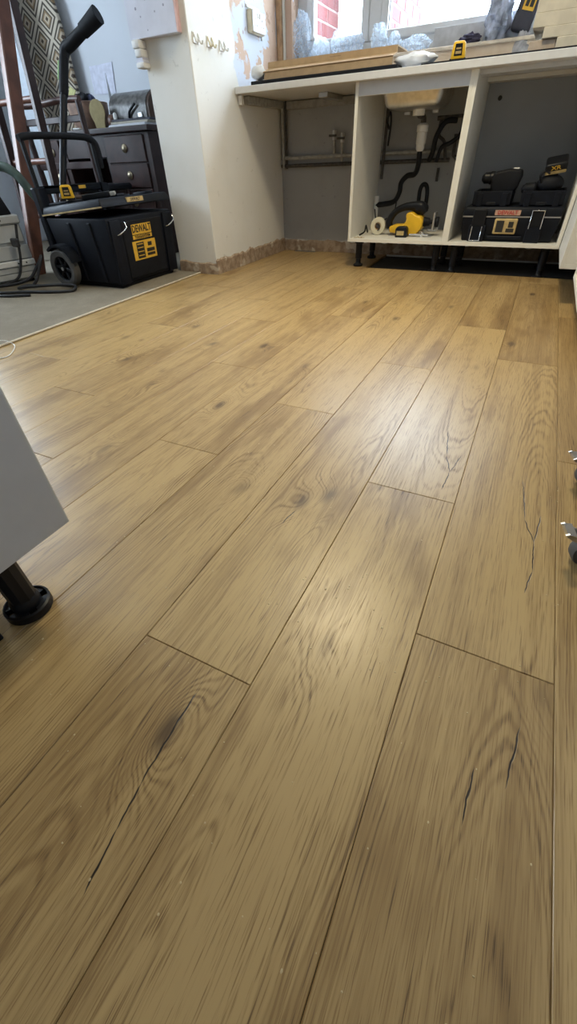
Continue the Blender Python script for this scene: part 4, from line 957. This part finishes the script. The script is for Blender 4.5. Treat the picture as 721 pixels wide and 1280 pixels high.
MB().box(0.005, 0.075, -0.002, 0.0, 1.32, 1.40).build('tape_patch', mat('grey_tape', (0.30, 0.33, 0.38), 0.6), wb_)
# ironing board with a printed diamond cover ----------------------------------------------------------
def diamond_mat():
    m, t, b = newmat('diamond_cover')
    x, y, z = sep(objco(t))
    p = x*(1/0.225)+z*(1/0.205); q = x*(1/0.225)-z*(1/0.205)
    fp = f_(f_(p, 'FRACT')-0.5, 'ABSOLUTE'); fq = f_(f_(q, 'FRACT')-0.5, 'ABSOLUTE')
    d = mth(t, 'MAXIMUM', fp, fq)
    dk, cr_, br = (0.075, 0.062, 0.05), (0.56, 0.50, 0.40), (0.26, 0.18, 0.105)
    def st(e): return smooth(d, e-0.012, e+0.012)
    c = mixc(t, st(0.07), (0.08, 0.055, 0.04), (0.50, 0.42, 0.31))
    c = mixc(t, st(0.15), c, br); c = mixc(t, st(0.22), c, dk)
    c = mixc(t, st(0.27), c, cr_); c = mixc(t, st(0.345), c, dk); c = mixc(t, st(0.43), c, cr_)
    t.links.new(c.k, b.inputs['Base Color']); b.inputs['Roughness'].default_value = 0.9
    return m
ib = thing('ironing_board', 'ironing board with black and cream diamond cover standing by the wall', 'ironing board', (-3.88, 3.53, CZ))
pl = [(-0.225, 0.55), (0.225, 0.55), (0.23, 1.30)]
pl += [(0.23-0.13*(k/8)**2*1.0, 1.30+0.55*k/8) for k in range(1, 9)]
pl += [(-0.23+0.13*(k/8)**2*1.0, 1.30+0.55*k/8) for k in range(8, 0, -1)]+[(-0.23, 1.30)]
pl = [(a, b_) for a, b_ in pl]
MB().prism(pl, -0.022, 0.012, 'y').build('padded_cover', diamond_mat(), ib, bevel=0.008, smooth_=40, seg=2)
MB().tube([(-0.17, 0.0, 0.7), (-0.17, 0.03, 0.3), (-0.17, 0.02, 0.0)], 0.011, 8).build('leg', STEEL, ib, smooth_=50)
MB().tube([(0.17, 0.0, 0.7), (0.17, 0.03, 0.3), (0.17, 0.02, 0.0)], 0.011, 8).build('leg', STEEL, ib, smooth_=50)

# dark desk with drawers ----------------------------------------------------------------------------------
dk = thing('pedestal_desk', 'dark mahogany desk with drawers and round metal pulls beside the pier', 'desk', (-3.19, 3.31, CZ))
MB().box(-0.60, 0.56, -0.225, 0.18, 0.752, 0.785).build('top', MAHOG, dk, bevel=0.006, seg=2)
for x0_, x1_ in ((0.085, 0.535), (-0.585, -0.335)):
    MB().box(x0_, x1_, -0.20, 0.17, 0.0, 0.752).build('pedestal', MAHOG, dk, bevel=0.003)
    n_ = [(0.585, 0.738), (0.435, 0.578), (0.25, 0.428), (0.06, 0.243)]
    for z0_, z1_ in n_:
        d_ = MB().box(x0_+0.028, x1_-0.05, -0.212, -0.20, z0_, z1_).build('drawer', mat('drawer_front', (0.045, 0.019, 0.016), 0.36, var=0.3, vscale=14), dk, bevel=0.004)
        xc = (x0_+x1_)/2-0.01
        MB().lathe([(0.003, -0.003), (0.020, -0.002), (0.026, -0.006), (0.022, -0.012), (0.010, -0.018), (0.004, -0.019)], 16, (xc, -0.212, (z0_+z1_)/2+0.005), 'y').build('pull', BRASS, d_, smooth_=50)
MB().box(-0.335, 0.085, -0.195, -0.18, 0.62, 0.752).build('centre_drawer', MAHOG, dk, bevel=0.003)
MB().box(-0.335, 0.085, 0.13, 0.15, 0.1, 0.62).build('modesty_panel', DARKWOOD, dk)
DT = CZ+0.785
pt = thing('wicker_pot', 'round brown pot full of dark odds and ends on the desk', 'pot', (-3.33, 3.27, DT))
MB().lathe([(0.10, 0.0), (0.125, 0.03), (0.145, 0.10), (0.15, 0.155), (0.14, 0.158), (0.135, 0.10), (0.09, 0.02)], 24).build('bowl', mat('pot_brown', (0.30, 0.19, 0.14), 0.6, var=0.35, vscale=18), pt, smooth_=40)
cc = MB(); rr_ = random.Random(2)
for k in range(9):
    a = rr_.uniform(0, 6.28); r_ = rr_.uniform(0.0, 0.09)
    o_ = MB().blob((r_*math.cos(a), r_*math.sin(a), 0.165+rr_.uniform(0, 0.02)), (rr_.uniform(0.03, 0.05), 0.025, 0.03), 10, 7, 0.3, 3, k)
    o_.build('dark_contents', BLACKM if k % 3 else mat('navy_cloth', (0.05, 0.06, 0.12), 0.8), pt, smooth_=50)
MB().prism([(-0.10, 0.15), (-0.03, 0.17), (0.02, 0.215), (-0.03, 0.24), (-0.06, 0.20), (-0.12, 0.205)], -0.10, -0.095, 'y').build('yellow_leaf', mat('leaf_yellow', (0.42, 0.40, 0.14), 0.6, var=0.2), pt)
pa = [(0.085*math.cos(a), 0.08+0.085*math.sin(a)) for a in [2*PI*k/22 for k in range(22)] if math.sin(a) > -0.62]
tag(at(MB().prism(pa+[(0.045, 0.0), (-0.045, 0.0)] if False else [(0.040, 0.0), (0.045, 0.03)]+pa[0:0]+[(0.066*math.cos(-0.6+4.34*k/14), 0.09+0.066*math.sin(-0.6+4.34*k/14)) for k in range(15)]+[(-0.045, 0.03), (-0.040, 0.0)], -0.004, 0.004, 'y').build('olive_plaque', mat('olive_card', (0.30, 0.235, 0.10), 0.7, var=0.15)), (-3.105, 3.13, DT), 0.1), 'olive brown plaque standing against the brown pot', 'plaque')
tag(at(MB().blob((0, 0, 0.035), (0.035, 0.03, 0.035), 14, 8, 0.2, 3, 5).build('brown_ornament', mat('brown_glaze', (0.11, 0.05, 0.03), 0.35), smooth_=50), (-3.005, 3.155, DT)), 'small brown ornament beside the olive plaque on the desk', 'ornament')
tag(at(MB().box(-0.03, 0.03, -0.02, 0.02, 0, 0.012).build('white_trinket', WPLAST, bevel=0.005), (-3.335, 3.112, DT), 0.3), 'tiny white trinket on the desk in front of the pot', 'trinket')
tag(at(MB().lathe([(0.013, 0), (0.015, 0.03), (0.012, 0.045), (0.006, 0.05)], 12).build('white_pot_lid', WPLAST, smooth_=40), (-2.945, 3.13, DT+0.026)), 'small white tub on the magazines at the desk end', 'tub')
mz = [('white_magazine', 0.014, PAPER, 'white magazine at the bottom of the pile on the desk'), ('cream_magazine', 0.012, mat('cream_paper', (0.50, 0.46, 0.38), 0.7), 'cream magazine in the middle of the pile on the desk'), ('dark_folder', 0.012, mat('navy_folder', (0.03, 0.03, 0.05), 0.5), 'dark folder on top of the magazine pile on the desk')]
z_ = DT
for i_, (nm, th, m_, lb_) in enumerate(mz):
    tag(at(MB().box(-0.17, 0.17, -0.10, 0.11, 0, th).build(nm, m_, bevel=0.001), (-2.83+0.01*i_, 3.215+0.005*i_, z_), 0.06*i_-0.05), lb_, 'magazine'); z_ += th+0.0003
dm = thing('domed_casket', 'dark mottled barrel-topped casket on the desk against the pier', 'casket', (-2.845, 3.335, z_))
pr = [(-0.13, 0.0), (-0.13, 0.05)]+[(0.13*math.cos(PI-PI*k/14), 0.05+0.105*math.sin(PI-PI*k/14)) for k in range(1, 14)]+[(0.13, 0.05), (0.13, 0.0)]
MB().prism(pr, -0.215, 0.135, 'x').build('lid_barrel', mat('mottled_leather', (0.115, 0.11, 0.105), 0.32, var=0.55, vscale=32, bmp=0.4), dm, smooth_=40)
MB().prism([(a*0.96, 0.002+b_*0.97) for a, b_ in pr], 0.135, 0.155, 'x').build('end_board', mat('brown_end', (0.07, 0.035, 0.02), 0.5, var=0.2), dm)
MB().tube([(-0.03, -0.135, 0.01), (-0.01, -0.145, 0.04), (0.03, -0.145, 0.065), (0.05, -0.14, 0.08)], 0.008, 8, 3).build('handle', BLACKP, dm, smooth_=50)
for x_ in (-0.19, 0.075): MB().box(x_-0.02, x_+0.02, -0.140, -0.128, 0.005, 0.035).build('clasp', STEEL, dm, bevel=0.004)
tag(MB().prism([(-0.13, -0.07), (0.10, -0.08), (0.125, 0.09), (-0.12, 0.085)], 0.0, 0.002, 'y').build('wall_note', mat('lilac_paper', (0.66, 0.68, 0.80), 0.7)), 'pale sheet of paper fixed on the wall above the desk', 'paper').location = (-3.42, 3.594, 1.10)
tag(at(MB().prism([(-0.012, 0.0), (0.02, 0.0), (0.004, 0.20)], -0.002, 0.002, 'y').build('grey_card', mat('grey_card', (0.25, 0.26, 0.28), 0.6)), (-3.115, 3.30, DT+0.10), 0.4), 'narrow pointed grey card rising behind the brown pot', 'card')
D.objects['grey_card'].location.z = DT; D.objects['grey_card'].scale = (1.4, 1, 1.5)

# white machine at the left edge -----------------------------------------------------------------------
mc = thing('site_machine', 'white metal machine with riveted rails and black top at the left edge', 'machine', (-2.885, 2.035, CZ), math.radians(74))
MW = mat('machine_white', (0.52, 0.53, 0.52), 0.45, var=0.12, vscale=8)
# local x runs along the visible face (to the right), y into the machine
MB().box(-0.50, 0.0, 0.02, 0.40, 0.02, 0.36).build('body', mat('machine_grey', (0.34, 0.36, 0.37), 0.5, var=0.12), mc, bevel=0.006)
MB().box(-0.50, 0.006, 0.004, 0.30, 0.318, 0.362).build('top_rail', MW, mc, bevel=0.006)
MB().box(-0.50, -0.01, 0.012, 0.02, 0.225, 0.312).build('panel', MW, mc, bevel=0.003)
MB().box(-0.50, 0.002, 0.012, 0.02, 0.135, 0.208).build('panel', MW, mc, bevel=0.003)
MB().box(-0.50, 0.006, 0.002, 0.02, 0.098, 0.130).build('rail', WPLAST, mc, bevel=0.004)
MB().box(-0.50, -0.002, 0.012, 0.02, 0.03, 0.060).build('panel', MW, mc, bevel=0.003)
MB().box(-0.50, -0.002, 0.012, 0.02, 0.064, 0.094).build('panel', MW, mc, bevel=0.003)
for x_ in (-0.05, -0.10, -0.22, -0.34): MB().cyl((x_, 0.0005, 0.114), (x_, 0.003, 0.114), 0.005, None, 10).build('rivet', INK, mc)
MB().cyl((-0.11, 0.003, 0.34), (-0.11, 0.006, 0.34), 0.006, None, 10).build('rivet', INK, mc)
MB().box(-0.48, -0.02, 0.06, 0.38, 0.0, 0.022).build('plinth', BLACKM, mc)
MB().taper((-0.50, -0.015, 0.03, 0.30), (-0.50, -0.05, 0.05, 0.28), 0.362, 0.50).build('top_housing', BLACKP, mc, bevel=0.01, smooth_=40, seg=2)
st_ = MB().prism([(-0.29, 0.385), (-0.145, 0.385), (-0.13, 0.40), (-0.13, 0.435), (-0.15, 0.452), (-0.29, 0.452)], 0.024, 0.034, 'y').build('sticker', PAPER, mc)
MB().prism([(-0.29, 0.379), (-0.14, 0.379), (-0.124, 0.396), (-0.124, 0.439), (-0.147, 0.458), (-0.29, 0.458)], 0.026, 0.036, 'y').build('sticker_border', RED, st_)
text('lettering', 'L', 0.05, INK, st_, (-0.175, 0.0232, 0.418), XR, 1.2)
MB().blob((-0.22, 0.14, 0.515), (0.05, 0.025, 0.014), 12, 8).build('handle', STEEL, mc, smooth_=50)
MB().blob((-0.20, 0.08, 0.495), (0.04, 0.02, 0.012), 12, 8).build('catch', STEEL, mc, smooth_=50)
# green hose over the machine, power leads on the carpet
pipe('green_hose', [(-3.25, 1.95, 0.57), (-3.06, 2.12, 0.60), (-2.95, 2.16, 0.57), (-2.87, 2.17, 0.48), (-2.81, 2.20, 0.37), (-2.78, 2.22, 0.25), (-2.79, 2.26, 0.12), (-2.80, 2.32, 0.035)], 0.026, mat('green_hose', (0.045, 0.075, 0.055), 0.4, var=0.2), 'thick dark green hose arching over the white machine', 'hose', 6)
CAB = mat('cable_black', (0.022, 0.022, 0.026), 0.5)
cy = CZ+0.0085
pc = thing('power_lead', 'black power lead with plug hanging down the white machine', 'cable', (-2.865, 1.90, CZ))
MB().tube([(0.02, 0.075, 0.32), (0.012, 0.055, 0.25), (-0.005, 0.03, 0.13), (-0.03, -0.02, 0.04), (-0.10, -0.12, 0.010), (-0.02, -0.25, 0.0085), (0.16, -0.27, 0.0085), (0.30, -0.20, 0.0085)], 0.0075, 8, 8).build('flex', CAB, pc, smooth_=60)
MB().box(-0.022, 0.030, 0.022, 0.050, 0.205, 0.252).build('plug', mat('grey_plug', (0.05, 0.05, 0.055), 0.5), pc, bevel=0.006)
pipe('extension_cable', [(-2.95, 1.70, cy), (-2.82, 1.67, cy), (-2.66, 1.745, cy), (-2.52, 1.79, cy), (-2.40, 1.865, cy), (-2.45, 1.93, cy+0.012), (-2.56, 1.885, cy+0.016), (-2.68, 1.80, cy+0.016), (-2.80, 1.80, cy), (-2.81, 1.87, cy), (-2.72, 1.90, cy)], 0.0085, CAB, 'black extension cable looped on the carpet by the toolbox wheel', 'cable', 8)
pipe('looped_cable', [(-2.70, 1.84, cy+0.018), (-2.68, 1.86, 0.06), (-2.66, 1.90, 0.13), (-2.655, 1.93, 0.175), (-2.68, 1.90, 0.13), (-2.74, 1.85, 0.06), (-2.86, 1.78, cy+0.016), (-2.95, 1.73, cy+0.02)], 0.0085, CAB, 'black cable loop standing up against the toolbox wheel', 'cable', 8)
pipe('white_wire', [(-1.99, 1.03, CZ+0.003), (-1.935, 1.075, CZ+0.012), (-1.88, 1.085, 0.004), (-1.80, 1.01, 0.0025), (-1.79, 0.965, 0.0025), (-1.84, 0.94, 0.0025)], 0.0022, WPLAST, 'thin white wire curling over the carpet edge at far left', 'wire', 8)
# scattered sawdust flecks on the planks
fl = MB(); rr_ = random.Random(11)
for k in range(170):
    x_, y_ = rr_.uniform(-0.7, 0.2), rr_.uniform(-0.05, 0.9)
    s_ = rr_.uniform(0.0006, 0.0016); fl.blob((x_, y_, 0.0005), (s_, s_*rr_.uniform(0.6, 1.6), 0.0006), 5, 3)
o = fl.build('sawdust_flecks', mat('fleck', (0.60, 0.48, 0.28), 0.9)); o['kind'] = 'stuff'; tag(o, 'fine pale sawdust flecks scattered over the planks', 'debris')
